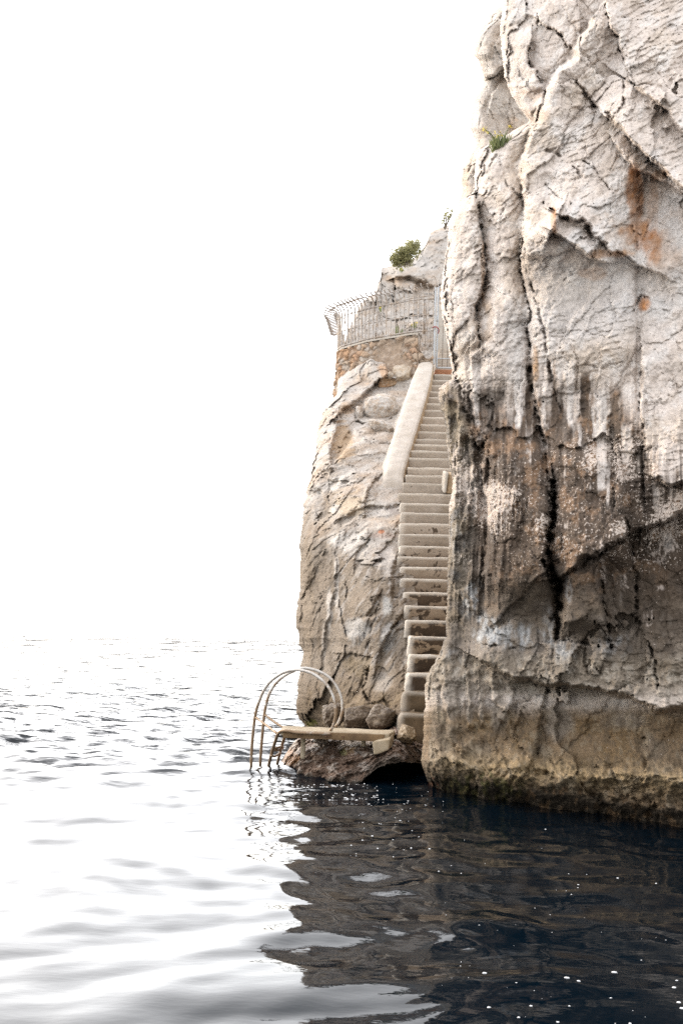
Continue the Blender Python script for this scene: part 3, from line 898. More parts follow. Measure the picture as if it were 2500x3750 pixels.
# ================================================================= ROCK SLABS BEHIND THE CLIFF'S LEFT EDGE (upper)
xlB = lut([(-500, 1900), (-60, 1860), (0, 1842), (30, 1822), (55, 1788), (75, 1785), (100, 1762), (135, 1740), (200, 1734), (222, 1750), (262, 1762),
           (285, 1768), (296, 1762), (330, 1752), (352, 1736), (400, 1728), (470, 1721), (520, 1738), (545, 1732), (560, 1722),
           (590, 1708), (620, 1690), (650, 1686), (705, 1690), (730, 1680), (760, 1668), (900, 1640)])
xrB = lut([(-500, 2200), (0, 2000), (440, 2020), (560, 1960), (900, 1900)])
featB = [('s', c1(0, 0, 300, 500, 355, 490, 420, 440)[1:], 1, 0.45, 5, 150), ('c', c1(270, 455, 300, 490, 355, 492, 420, 440, 480, 400), 5, 0.35),
         ('s', c1(415, 0, 430, 160, 425, 300), -1, 0.12, 4, 60), ('s', c1(330, 690, 350, 600, 430, 500), 1, -0.22, 5, 80),
         ('c', c1(245, 930, 235, 1010, 200, 1090), 5, 0.2), ('c', c1(240, 620, 330, 690, 350, 760), 3, 0.08), ('s', c1(120, 930, 245, 930, 400, 900), -1, 0.3, 5, 60)]
o, _ = sheet('cliff_slab', xlB, xrB, -500, 900, 3.2, lambda x, y: 13.2 + 0.9 * sst(440, 520, y) * 0 + 0.0018 * (x - 1740) + 0.25 * sst(500, 560, y) * -1,
             featB, pale_color(300, 0.9, 1.2), M['rock'], 310, 3.0, 0.4, big=0.8, edge=4, bend=(60, 0.9), zlos=1.0)
tag(o, 'beige limestone slabs stacked behind the upper left edge of the main cliff', 'rock slab', kind='structure')

# ================================================================= HILLSIDE BEHIND THE TERRACE
topC = lut([(1255, 1290), (1270, 1215), (1290, 1180), (1315, 1120), (1335, 1096), (1352, 1085), (1374, 1074), (1382, 1040), (1394, 1015), (1396, 982), (1420, 977),
            (1442, 972), (1452, 962), (1500, 958), (1530, 930), (1552, 905), (1576, 850), (1600, 836), (1640, 826), (1720, 800), (1860, 700), (2150, 560)])
featC = [('c', c6(835, 210, 832, 400, 850, 480, 845, 600, 862, 700, 850, 760), 5, 0.7), ('s', c6(860, 200, 1000, 170, 1200, 270, 1230, 270), 1, 0.5, 5, 60),
         ('c', c6(700, 330, 690, 450, 740, 600, 755, 740), 4, 0.4), ('s', c6(850, 190, 860, 290, 960, 330), 1, 0.4, 4, 60), ('c', c6(900, 200, 1040, 215), 3, 0.2),
         ('s', c6(1050, 380, 1060, 560, 1040, 640), -1, 0.5, 5, 70), ('s', c6(480, 440, 620, 370, 690, 330), -1, 0.5, 6, 80), ('c', c6(960, 700, 1060, 620, 1160, 600), 4, 0.4),
         ('s', c6(960, 700, 1060, 620, 1160, 600, 1240, 500), -1, 0.6, 5, 60), ('c', c6(1090, 130, 1180, 250), 3, 0.3), ('s', c6(700, 80, 780, 110, 830, 60), -1, 0.3, 4, 40)]
o, _ = sheet('hillside', lut([(800, 1262), (1420, 1262)]), lut([(800, 2150), (1420, 2150)]), 800, 1420, 2.8,
             lambda x, y: 25.2 + 0.010 * (1250 - y) - 0.0016 * (x - 1300), featC, pale_color(320, 0.75, 0.84), M['rock_far'], 330, 3.0, 0.8, wrap=14, big=1.1, edge=5,
             bend=(26, 0.8), top=topC, over=14)
tag(o, 'pale rocky hillside behind the curved terrace railing', 'hillside', kind='structure')

# ================================================================= STAIR DATA (photo edge height, left end, right end per step)
EDGES = {29: (1370, 1587, 1662), 28: (1390.5, 1578, 1668), 27: (1410.5, 1572, 1670), 26: (1432.6, 1564, 1672), 25: (1453, 1559, 1676), 24: (1477, 1549, 1678),
         23: (1500, 1542, 1680), 22: (1526, 1532, 1680), 21: (1552.5, 1526, 1682), 20: (1579, 1520, 1684), 19: (1606, 1516, 1686), 18: (1626, 1510, 1688),
         17: (1649.5, 1503, 1690), 16: (1676, 1496, 1690), 15: (1710.7, 1491, 1692), 14: (1738.8, 1485, 1692), 13: (1768, 1475, 1690), 12: (1805, 1458, 1690),
         11: (1841, 1466, 1690), 10: (1876, 1467, 1690), 9: (1915, 1464, 1690), 8: (1954, 1462, 1690), 7: (1997, 1463.5, 1690), 6: (2037, 1455, 1690),
         5: (2075, 1464.5, 1690), 4: (2118, 1466, 1690), 3: (2167, 1477, 1690), 2: (2217, 1481.5, 1690), 1: (2270, 1486, 1690), 0: (2329.5, 1498, 1690),
         -1: (2397, 1500, 1680), -2: (2465, 1490, 1660), -3: (2532, 1476, 1650), -4: (2611, 1464, 1640)}
STEP_D = {n: 12.4 + 0.30 * n for n in EDGES}
_ys = sorted((EDGES[n][0], STEP_D[n]) for n in EDGES)
stair_d = lut([(1250, 23.0)] + _ys + [(2700, 10.95)])
stair_x = lut([(1250, 1590)] + sorted((EDGES[n][0], EDGES[n][1]) for n in EDGES) + [(2700, 1462)])

# terrace wall and railing share this plan: (photo x, distance)
_tp = [(1660, 21.00), (1590, 21.00), (1553, 21.03), (1501, 21.13), (1448, 21.32), (1395, 21.50), (1346, 21.68), (1301, 21.95), (1273, 22.12), (1252, 22.26), (1240, 22.42),
       (1235, 22.58), (1236, 22.75), (1243, 23.1), (1250, 23.6), (1258, 24.2)]
Z_RAIL = CAMZ + 1141.5 * 21.0 / F
TERR = []
for px_, d_ in _tp:
    vy = (Z_RAIL - CAMZ) * F / d_
    TERR.append(Vector(((px_ - CX - vy * SR) / CR / F * d_, d_, 0)))
TERR = smooth_path(TERR, 12)
wall_d = lut(sorted(_tp[:11]))

# ================================================================= ROCK BUTTRESS (left of the stairs)
xlD = lut([(1200, 1245), (1374, 1232), (1403, 1203), (1441, 1178), (1482, 1166), (1515, 1160), (1557, 1156), (1598, 1153), (1631, 1143), (1665, 1140), (1706, 1131), (1743, 1120),
           (1756, 1122), (1789, 1111), (1830, 1108), (1888, 1104), (1941, 1096), (2004, 1099), (2066, 1096), (2115, 1098), (2150, 1093), (2169, 1088), (2190, 1089), (2223, 1082), (2269, 1082),
           (2281, 1090), (2314, 1096), (2335, 1094), (2352, 1106), (2368, 1111), (2410, 1104), (2443, 1099), (2480, 1091), (2546, 1088), (2571, 1083), (2604, 1087),
           (2625, 1095), (2642, 1111), (2655, 1119), (2675, 1145), (2720, 1190), (2800, 1230)])
topD = lut([(1100, 1385), (1230, 1374), (1255, 1357), (1299, 1341), (1336, 1318), (1357, 1308), (1378, 1316), (1412, 1330), (1420, 1358), (1440, 1368), (1462, 1362), (1500, 1358), (1530, 1380), (1600, 1400)])
dl = lut([(1300, 22.3), (1374, 22.1), (1450, 21.2), (1600, 19.4), (1800, 17.6), (2000, 16.3), (2300, 15.1), (2650, 14.6), (2800, 14.6)])


def depthD(px, py):
    xr, xl = stair_x(py) + 50, xlD(py)
    s = np.clip((xr - px) / (xr - xl), 0, 1.05)
    dr = stair_d(py) + 0.30 + 0.25 * sst(1900, 1500, py)
    d = dr + (dl(py) - dr) * s ** 1.45
    # keep the lower rock face steep and turned towards the water
    d = d - 0.55 * np.exp(-((py - 2150) / 170.0) ** 2) * np.exp(-((px - 1330) / 110.0) ** 2)
    d = d + 0.5 * sst(2560, 2680, py) * sst(1260, 1140, px)
    return np.minimum(d, np.interp(px, [p[0] for p in sorted(_tp[:11])], [p[1] for p in sorted(_tp[:11])]) - 0.16)


featD = [('c', c4(460, 420, 465, 500, 455, 600, 420, 800, 370, 900, 380, 930), 3.5, 0.35), ('s', c4(460, 420, 465, 500, 455, 600, 420, 800, 370, 900), 1, 0.16, 5, 60),
         ('s', c4(455, 650, 520, 590, 600, 540, 660, 480, 720, 440, 770, 380, 810, 330, 900, 325), 1, 0.62, 5, 110),
         ('s', c4(460, 650, 455, 700, 430, 800, 395, 950, 388, 1080), -1, 0.62, 4, 60),
         ('s', c4(660, 745, 600, 775, 560, 880, 520, 950, 450, 1030, 395, 1085), 1, 0.55, 5, 90),
         ('c', c4(600, 600, 610, 700, 690, 740, 740, 755, 850, 712, 930, 680), 5, 0.45), ('c', c4(560, 800, 520, 880, 470, 980), 9, 0.4),
         ('s', c4(660, 790, 760, 740, 860, 735), -1, 0.25, 4, 50), ('s', c4(470, 1010, 560, 930, 700, 850, 850, 800), -1, 0.16, 5, 60),
         ('s', c4(240, 1260, 330, 1150, 400, 1090), 1, 0.16, 6, 70), ('c', c4(560, 1060, 600, 1130), 3, 0.15),
         ('s', c4(400, 1310, 480, 1210, 600, 1140, 720, 1160, 850, 1130), -1, 0.22, 5, 80), ('s', c4(480, 1270, 560, 1260, 700, 1275, 730, 1290), -1, 0.18, 4, 60),
         ('c', c4(690, 1480, 695, 1390, 730, 1310, 760, 1250, 860, 1180, 1000, 1150), 5, 0.35), ('s', c4(690, 1480, 695, 1390, 730, 1310, 760, 1250), 1, 0.22, 5, 60),
         ('c', c4(570, 1520, 640, 1440, 720, 1400), 4, 0.2), ('c', c4(380, 1200, 370, 1330, 380, 1420), 4, 0.2), ('s', c4(230, 1320, 300, 1310, 350, 1400, 380, 1500), -1, -0.22, 5, 60),
         ('s', c4(480, 1560, 600, 1500, 700, 1450, 800, 1470, 980, 1440), 1, 0.2, 5, 60),
         # lower face
         ('s', c5(300, 330, 340, 260, 420, 170, 480, 90, 560, 20), -1, 0.20, 5, 80), ('s', c5(330, 330, 430, 360, 500, 300), -1, 0.16, 5, 60),
         ('c', c5(470, 140, 430, 300, 440, 450, 430, 620), 4, 0.16), ('s', c5(440, 380, 440, 450, 430, 620, 385, 800, 345, 950, 320, 1200, 300, 1300), 1, -0.16, 5, 70),
         ('s', c5(110, 900, 160, 640, 200, 560, 260, 400, 300, 340), -1, -0.16, 6, 70),
         ('s', c5(620, 190, 700, 80, 840, 60, 960, 80), -1, 0.20, 5, 60), ('c', c5(740, 390, 830, 370, 900, 350, 960, 320), 3.5, 0.25), ('s', c5(800, 460, 840, 370, 960, 320), -1, 0.18, 5, 60),
         ('s', c5(600, 420, 620, 300, 680, 220), -1, -0.14, 5, 60), ('s', c5(630, 720, 640, 860, 700, 870, 770, 740, 800, 690), 1, 0.14, 4, 60),
         ('s', c5(480, 1160, 520, 1080, 600, 920, 680, 880, 760, 860), -1, 0.22, 5, 80), ('c', c5(470, 1190, 600, 1200, 710, 1215), 3.5, 0.22), ('s', c5(470, 1190, 600, 1200, 710, 1215), 1, 0.10, 4, 60),
         ('c', c5(820, 720, 770, 900, 730, 1050, 710, 1200), 3.5, 0.18), ('s', c5(990, 880, 930, 960, 860, 1080, 810, 1220, 780, 1330), -1, 0.20, 5, 70), ('c', c5(1000, 880, 920, 970), 3.5, 0.2),
         ('s', c5(970, 340, 930, 480, 930, 700, 1000, 700), -1, 0.22, 4, 50), ('c', c5(930, 700, 1000, 700), 3, 0.2),
         ('c', c5(735, 1290, 718, 1330, 716, 1430, 682, 1500, 720, 1600, 760, 1640), 6, 0.5), ('s', c5(735, 1290, 718, 1330, 716, 1430, 690, 1480), 1, 0.16, 5, 80),
         ('s', c5(680, 1490, 620, 1590, 500, 1690, 400, 1720), -1, -0.22, 6, 60), ('c', c5(860, 1600, 920, 1700, 960, 1760), 6, 0.2), ('c', c5(350, 1330, 370, 1280, 410, 1330), 5, 0.15),
         ('s', c5(0, 1580, 200, 1600, 420, 1640), -1, -0.2, 12, 60)]


def colD(PX, PY, X, Y, Z):
    C = pale_color(340, 0.85, 1.02)(PX, PY, X, Y, Z)
    n1 = fbm(X * 1.5, Y * 1.5, Z * 1.5, 5, 341)
    n2 = fbm(X * 5, Y * 5, Z * 5, 5, 342)
    n3 = fbm(X * 17, Y * 17, Z * 17, 4, 343)
    st = fbm(PX / 20.0, PY / 170.0, 0 * PX, 4, 344)
    dg = fbm((PX + 0.7 * PY) / 16.0, (PY * 0.7 - PX) / 90.0, 0 * PX, 4, 345)
    low = sst(1830, 2060, PY + 70 * n1 + 0.35 * (1250 - PX))
    C = lerp3(C, low * 0.9, (0.19, 0.152, 0.115))
    C = lerp3(C, low * sst(0.0, 0.5, st + 0.4 * n3) * 0.7, (0.115, 0.088, 0.063))
    C = lerp3(C, low * sst(0.05, 0.5, dg + 0.4 * n2) * 0.65 * sst(2520, 2400, PY) * sst(1180, 1260, PX), (0.37, 0.345, 0.325))
    C = lerp3(C, low * sst(0.15, 0.5, n2 - 0.2) * 0.6, (0.20, 0.15, 0.105))
    b2 = sst(2380, 2600, PY + 60 * n1)
    C = lerp3(C, b2 * 0.75, (0.135, 0.095, 0.058))
    C = lerp3(C, b2 * sst(0.1, 0.45, n2 + 0.5 * n3) * 0.6, (0.215, 0.16, 0.10))
    for (x, y, rx, ry, w_, col) in [(1232, 2130, 9, 110, .8, (0.50, 0.46, 0.42)), (1205, 2240, 12, 90, .8, (0.50, 0.46, 0.42)), (1186, 2350, 10, 80, .6, (0.47, 0.42, 0.37)),
                                    (1260, 1980, 70, 40, .7, (0.53, 0.50, 0.47)), (1330, 2010, 60, 60, .5, (0.52, 0.49, 0.46)), (1410, 2050, 40, 60, .6, (0.49, 0.46, 0.44)),
                                    (1310, 2310, 50, 45, .7, (0.36, 0.35, 0.34)), (1420, 2340, 30, 60, .7, (0.38, 0.37, 0.36)), (1415, 2220, 22, 40, .7, (0.38, 0.38, 0.37)),
                                    (1400, 2500, 40, 40, .5, (0.37, 0.34, 0.31)), (1345, 2230, 24, 26, .7, (0.235, 0.19, 0.145)), (1320, 2440, 60, 40, .6, (0.22, 0.17, 0.11)),
                                    (1255, 1620, 40, 90, .8, (0.44, 0.315, 0.20)), (1270, 1500, 34, 30, .7, (0.45, 0.33, 0.23)), (1405, 1358, 20, 26, .7, (0.48, 0.30, 0.18)), (1285, 1850, 66, 50, .75, (0.43, 0.345, 0.25)),
                                    (1200, 1840, 24, 50, .6, (0.25, 0.20, 0.155)), (1190, 1900, 30, 60, .5, (0.30, 0.24, 0.18)), (1400, 1960, 60, 14, .5, (0.44, 0.33, 0.28)), (1440, 1870, 26, 26, .6, (0.30, 0.26, 0.24)), (1395, 1948, 12, 7, 1, (0.42, 0.19, 0.11)),
                                    (1125, 2200, 26, 260, .4, (0.27, 0.21, 0.15))]:
        C = lerp3(C, spot(PX, PY, x, y, rx, ry, 0.7 * n2) * w_, col)
    C = lerp3(C, spot(PX, PY, 1135, 2650, 22, 14, n2) * 0.8, (0.16, 0.15, 0.03))
    return C


o, DD = sheet('rock_buttress', xlD, lambda y: stair_x(y) + 50, 1300, 2760, 2.6, depthD, featD, colD, M['rock'], 350, 5.0, 0.9, wrap=60, big=1.0, edge=5, bend=(46, 0.7), top=topD, over=16)
tag(o, 'pale to brown limestone buttress between open sea and the left side of the stairs', 'rock buttress', kind='structure')

# ================================================================= SHORE ROCK UNDER THE BOARD, WITH A SEA CAVE
topH = lut([(1005, 2812), (1020, 2800), (1030, 2785), (1042, 2766), (1060, 2738), (1075, 2720), (1090, 2711), (1110, 2706), (1150, 2702), (1200, 2704), (1230, 2703), (1260, 2706), (1300, 2712),
            (1350, 2718), (1385, 2716), (1420, 2690), (1450, 2680), (1500, 2690), (1600, 2690)])
botH = lut([(1005, 2822), (1050, 2830), (1100, 2842), (1200, 2858), (1260, 2870), (1300, 2872), (1325, 2862), (1340, 2846), (1362, 2826), (1390, 2808), (1430, 2796), (1480, 2790), (1520, 2794), (1600, 2800)])
pxs = np.arange(1005, 1580, 2.6)
vs = np.linspace(0, 1, 76)
VV, PXH = np.meshgrid(vs, pxs, indexing='ij')
yb = botH(PXH) + 5 * fbm(PXH / 14.0, 0 * PXH, 0 * PXH, 4, 61)
yt = topH(PXH) + 4 * fbm(PXH / 16.0, 0 * PXH, 0 * PXH, 4, 62)
PYH = yt + VV * (yb - yt)
ywat = np.interp(PXH, [1005, 1050, 1100, 1200, 1290, 1600], [2818, 2828, 2842, 2858, 2871, 2888])
_, kyw = unroll(PXH, ywat)
dw = -CAMZ * F / kyw
DH = dw + 0.75 * (1 - VV) ** 1.3 + 0.15 + 0.75 * sst(1440, 1560, PXH)
DH = DH + 0.25 * sst(1060, 1010, PXH)
Xh, Yh, Zh = W(PXH, PYH, DH)
relH = rock_relief(Xh, Yh, Zh, 0.6, 400) + 0.13 * fbm(Xh * 5, Yh * 5, Zh * 7, 5, 402, 0.62) + 0.05 * ridged(Xh * 9, Yh * 9, Zh * 11, 3, 403)
flat = spot(PXH, PYH, 1300, 2722, 70, 16)
DH = DH - relH * (1 - 0.8 * flat)
apply_lines(PXH, PYH, DH, [('c', c7(620, 760, 800, 740, 900, 700), 6, .2), ('s', c7(420, 760, 560, 720, 700, 660), -1, .15, 6, 40), ('c', c7(760, 900, 850, 840, 1000, 800), 7, .2), ('s', c7(880, 690, 1000, 690, 1080, 760), -1, .2, 5, 40),
                             ('c', c7(1210, 720, 1240, 650, 1250, 580), 6, .3), ('c', c7(1260, 670, 1400, 690, 1440, 720), 6, .25)], 4, 5)
m1 = fbm(Xh * 3, Yh * 3, Zh * 3, 5, 411)
m2 = fbm(Xh * 9, Yh * 9, Zh * 9, 5, 412)
m3 = fbm(Xh * 24, Yh * 24, Zh * 24, 3, 413)
CH = np.ones(PXH.shape + (3,)) * np.array((0.15, 0.098, 0.07))
CH = lerp3(CH, sst(0.0, 0.4, m2), (0.23, 0.175, 0.135))
CH = lerp3(CH, sst(0.0, 0.4, -m1 + 0.4 * m2), (0.12, 0.085, 0.065))
CH = lerp3(CH, sst(0.15, 0.4, m2 + 0.5 * m3) * 0.7, (0.40, 0.35, 0.31))
CH = lerp3(CH, spot(PXH, PYH, 1060, 2775, 40, 30, m2) * 0.7, (0.33, 0.17, 0.075))
CH = lerp3(CH, spot(PXH, PYH, 1275, 2745, 40, 16, m2) * 0.5, (0.30, 0.20, 0.10))
CH = lerp3(CH, spot(PXH, PYH, 1255, 2755, 14, 10, m2) * 0.6, (0.14, 0.15, 0.05))
CH = lerp3(CH, flat * 0.85, (0.37, 0.31, 0.255))
wetH = sst(-22, 0, PYH - yb + 12 * m2) * 0.9
CH = lerp3(CH, wetH, (0.045, 0.036, 0.026))
CH = lerp3(CH, sst(1290, 1400, PXH) * sst(-50, -10, PYH - yb + 16 * m2) * 0.75, (0.07, 0.052, 0.04))
CH = lerp3(CH, sst(1450, 1500, PXH) * sst(2715, 2740, PYH + 10 * m2) * 0.5, (0.12, 0.085, 0.06))
PH = np.stack(W(PXH, PYH, DH), -1)
cave = sst(1296, 1345, pxs)
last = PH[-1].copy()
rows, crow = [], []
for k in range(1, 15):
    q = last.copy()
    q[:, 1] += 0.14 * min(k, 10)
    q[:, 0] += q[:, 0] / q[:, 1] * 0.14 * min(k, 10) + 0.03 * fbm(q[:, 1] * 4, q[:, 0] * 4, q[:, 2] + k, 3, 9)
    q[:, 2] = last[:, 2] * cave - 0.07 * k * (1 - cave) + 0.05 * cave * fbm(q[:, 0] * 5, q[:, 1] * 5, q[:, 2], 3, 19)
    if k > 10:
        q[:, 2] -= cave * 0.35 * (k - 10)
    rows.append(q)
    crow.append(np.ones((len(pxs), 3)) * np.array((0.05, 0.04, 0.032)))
topr, ctop = [], []
for k in range(8, 0, -1):
    q = PH[0].copy()
    q[:, 1] += 0.14 * k
    q[:, 2] -= 0.02 * k * k * sst(1100, 1020, pxs)
    q[:, 2] += 0.03 * fbm(q[:, 0] * 5, q[:, 1] * 5, q[:, 2], 3, 29)
    topr.append(q)
    ctop.append(CH[0])
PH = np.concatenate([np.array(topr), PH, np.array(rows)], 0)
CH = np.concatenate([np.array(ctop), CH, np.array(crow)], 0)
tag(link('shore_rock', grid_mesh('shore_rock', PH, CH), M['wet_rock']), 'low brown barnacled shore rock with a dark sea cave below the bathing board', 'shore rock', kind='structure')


# ================================================================= BOULDERS
def boulder(px, py, d, w, h, depth, seed, colors, label, mat='rock', flat=0.5, group=None, ang=0.0, amp=0.25):
    """loose rock about w x h photo pixels across, standing d metres away"""
    bm = bmesh.new()
    bmesh.ops.create_icosphere(bm, subdivisions=5, radius=1.0)
    me = bm_mesh(bm, 'boulder')
    n = len(me.vertices)
    co = np.empty(n * 3, dtype=np.float32)
    me.vertices.foreach_get('co', co)
    v = co.reshape(-1, 3).astype(float)
    f1, f2, r, vec = worley(v[:, 0] * 0.95 + seed, v[:, 1] * 0.95, v[:, 2] * 0.95, seed)
    rad = 1 + amp * fbm(v[:, 0] * 1.1 + seed, v[:, 1] * 1.1, v[:, 2] * 1.1, 2, seed)
    # flatten towards a handful of random planes for a broken, angular look
    rs = np.random.RandomState(seed)
    for _ in range(13):
        nrm = rs.normal(size=3)
        nrm /= np.linalg.norm(nrm)
        lim = 0.70 + 0.24 * rs.rand()
        dd = (v * rad[:, None]) @ nrm
        rad = np.where(dd > lim, rad * (lim + (dd - lim) * 0.12) / np.maximum(dd, 1e-6), rad)
    rad += 0.07 * fbm(v[:, 0] * 4, v[:, 1] * 4, v[:, 2] * 4, 5, seed + 1) - 0.03 * (1 - sst(0, 0.1, f2 - f1))
    v = v * rad[:, None]
    ca, sa = math.cos(ang), math.sin(ang)
    sx, sz = w / 2 / F * d, h / 2 / F * d
    x, y, z = v[:, 0] * sx, v[:, 1] * depth / 2, v[:, 2] * sz
    v = np.stack([x * ca + z * sa, y, -x * sa + z * ca], -1)
    q = v * 6
    m1 = fbm(q[:, 0], q[:, 1], q[:, 2], 4, seed + 4)
    m2 = fbm(q[:, 0] * 4, q[:, 1] * 4, q[:, 2] * 4, 4, seed + 6)
    C = np.ones((n, 3)) * np.array(colors[0])
    C = lerp3(C, sst(-0.2, 0.35, m1), colors[1])
    C = lerp3(C, sst(0.1, 0.45, m2) * 0.5, colors[2])
    me.vertices.foreach_set('co', v.reshape(-1).astype(np.float32))
    me.update()
    put_color(me, C)
    o = link('boulder', me, M[mat])
    o.location = WV(px, py, d)
    return tag(o, label, 'boulder', group or 'loose boulders among the rocks')


def depth_at(T, px, py):
    PXa, PYa, Da = T
    i = np.argmin((PXa - px) ** 2 + (PYa - py) ** 2)
    return float(Da.flat[i])


PALE = [(0.54, 0.51, 0.48), (0.50, 0.44, 0.38), (0.48, 0.33, 0.21)]
OCHRE = [(0.50, 0.36, 0.24), (0.46, 0.29, 0.17), (0.52, 0.44, 0.37)]
GREYB = [(0.50, 0.44, 0.37), (0.46, 0.38, 0.29), (0.40, 0.27, 0.16)]
BROWN = [(0.125, 0.09, 0.06), (0.085, 0.06, 0.04), (0.19, 0.145, 0.095)]
boulder(1393, 1500, depth_at(DD, 1393, 1510) + 0.05, 150, 122, 0.9, 3, PALE, 'big round pale boulder wedged beside the white parapet halfway up')
boulder(1424, 1412, depth_at(DD, 1424, 1412) + 0.05, 84, 50, 0.5, 5, OCHRE, 'flat orange stone lying just above the big round pale boulder')
boulder(1474, 1375, depth_at(DD, 1474, 1375) + 0.02, 84, 76, 0.6, 8, GREYB, 'angular ochre-grey boulder at the wall foot beside the parapet top')
boulder(1429, 1374, depth_at(DD, 1429, 1374), 26, 24, 0.25, 12, GREYB, 'fist-small round stone under the masonry wall, left of the angular boulder')
boulder(1314, 1517, depth_at(DD, 1314, 1517) + 0.0, 34, 60, 0.4, 14, PALE, 'small upright pale stone jammed left of the big round pale boulder')
boulder(1395, 1565, depth_at(DD, 1400, 1570) + 0.0, 110, 46, 0.6, 16, PALE, 'flat pale slab directly under the big round boulder', ang=0.35)
boulder(1222, 2618, 12.3, 92, 100, 0.6, 21, BROWN, 'brown pointed boulder behind the ladder hoops', 'wet_rock')
boulder(1305, 2628, 12.0, 120, 104, 0.7, 22, BROWN, 'dark brown rock heap against the buttress foot behind the board', 'wet_rock', ang=0.2)
boulder(1398, 2630, 11.7, 116, 96, 0.7, 24, BROWN, 'dark brown rock at the buttress foot next to the lowest step', 'wet_rock')
boulder(1492, 2690, 10.75, 82, 72, 0.42, 27, [(0.25, 0.185, 0.115), (0.20, 0.14, 0.08), (0.31, 0.25, 0.17)], 'rough ochre boulder lying at the foot of the stairs', 'wet_rock')
boulder(1172, 2710, 10.95, 58, 30, 0.3, 29, [(0.26, 0.22, 0.19), (0.22, 0.17, 0.13), (0.31, 0.27, 0.23)], 'small grey stone lodged under the bathing board', 'wet_rock')

# ================================================================= STAIRCASE
stair = empty('staircase', WV(1500, 2611, STEP_D[-4]), 'long steep pale concrete staircase climbing between buttress and cliff to the gate', 'staircase')
ns = sorted(EDGES)
for n in ns:
    y, xl, xr = EDGES[n]
    d = STEP_D[n]
    A = WV(xl, y, d)
    B_ = WV(xr, y, d)
    z = A.z
    low = n - 1 in EDGES
    zb = (WV(EDGES[n - 1][1], EDGES[n - 1][0], STEP_D[n - 1]).z - 0.03) if low else z - 0.42
    dpt = 0.36
    if n == -4:
        zb = z - 0.45
    bv = 0.012 if n > 11 else (0.023 if n > -1 else (0.038 if n > -3 else 0.065))
    lean = 0.015 if n > -2 else 0.05
    bm = bmesh.new()
    x0, x1 = A.x, B_.x + 0.05
    flare = 0.0 if n > 11 else 0.03
    box_bm(bm, [(x0 - flare, d - lean, zb), (x1, d - lean, zb), (x1, d + dpt, zb), (x0 - flare, d + dpt, zb), (x0, d, z), (x1, d, z), (x1, d + dpt, z), (x0, d + dpt, z)], bv, 4)
    bmesh.ops.subdivide_edges(bm, edges=[e for e in bm.edges if e.calc_length() > 0.09], cuts=11, use_grid_fill=True)
    me = bm_mesh(bm, 'step')
    rough_mesh(me, 0.010 if n > 0 else 0.02, 4.0, 60 + n, 4)
    vc = np.array([v_.co[:] for v_ in me.vertices])
    nose = sst(z - 0.055, z - 0.015, vc[:, 2]) * sst(d + 0.10, d + 0.02, vc[:, 1])  # paints in sky light on the edge; lower steps also have whiter plaster caps
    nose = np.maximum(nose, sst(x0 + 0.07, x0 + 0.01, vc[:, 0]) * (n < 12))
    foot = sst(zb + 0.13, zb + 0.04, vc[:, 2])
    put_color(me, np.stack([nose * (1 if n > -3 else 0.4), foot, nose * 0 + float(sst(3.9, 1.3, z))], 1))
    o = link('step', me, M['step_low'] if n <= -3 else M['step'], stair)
    if n == -3:
        o['label'] = 'lowest tall riser, rounded and dark with algae'

# upper flight behind the gate
up = empty('staircase', WV(1630, 1345, 22.0), 'few grey steps seen through the gate bars at the top', 'staircase')
for k, (y, d) in enumerate([(1352, 21.35), (1333, 22.0), (1312, 22.3), (1292, 22.6), (1276, 22.9)]):
    A, B_ = WV(1592 + 4 * k, y, d), WV(1690, y, d)
    bm = bmesh.new()
    box_bm(bm, [(A.x, d, A.z - 0.3), (B_.x, d, A.z - 0.3), (B_.x, d + 0.7, A.z - 0.3), (A.x, d + 0.7, A.z - 0.3), (A.x, d, A.z), (B_.x, d, A.z), (B_.x, d + 0.7, A.z), (A.x, d + 0.7, A.z)], 0.02, 2)
    link('step', bm_mesh(bm, 'step'), M['step'] if k else M['brick'], up)
    if k == 0:
        up.children[0]['label'] = 'rust-red brick threshold under the gate'
# pale plaster walls either side of the upper flight
pw = empty('wall', WV(1640, 1200, 24.2), 'pale plaster wall seen through the gate beyond the upper steps', 'wall')
a_, b_ = WV(1585, 1290, 24.0), WV(1700, 1120, 24.0)
bm = bmesh.new()
box_bm(bm, [(a_.x, 24.0, a_.z - .4), (b_.x, 24.0, a_.z - .4), (b_.x, 24.3, a_.z - .4), (a_.x, 24.3, a_.z - .4), (a_.x, 24.0, b_.z), (b_.x, 24.0, b_.z), (b_.x, 24.3, b_.z), (a_.x, 24.3, b_.z)], 0.03, 2)
link('panel', bm_mesh(bm, 'panel'), M['plaster'], pw)

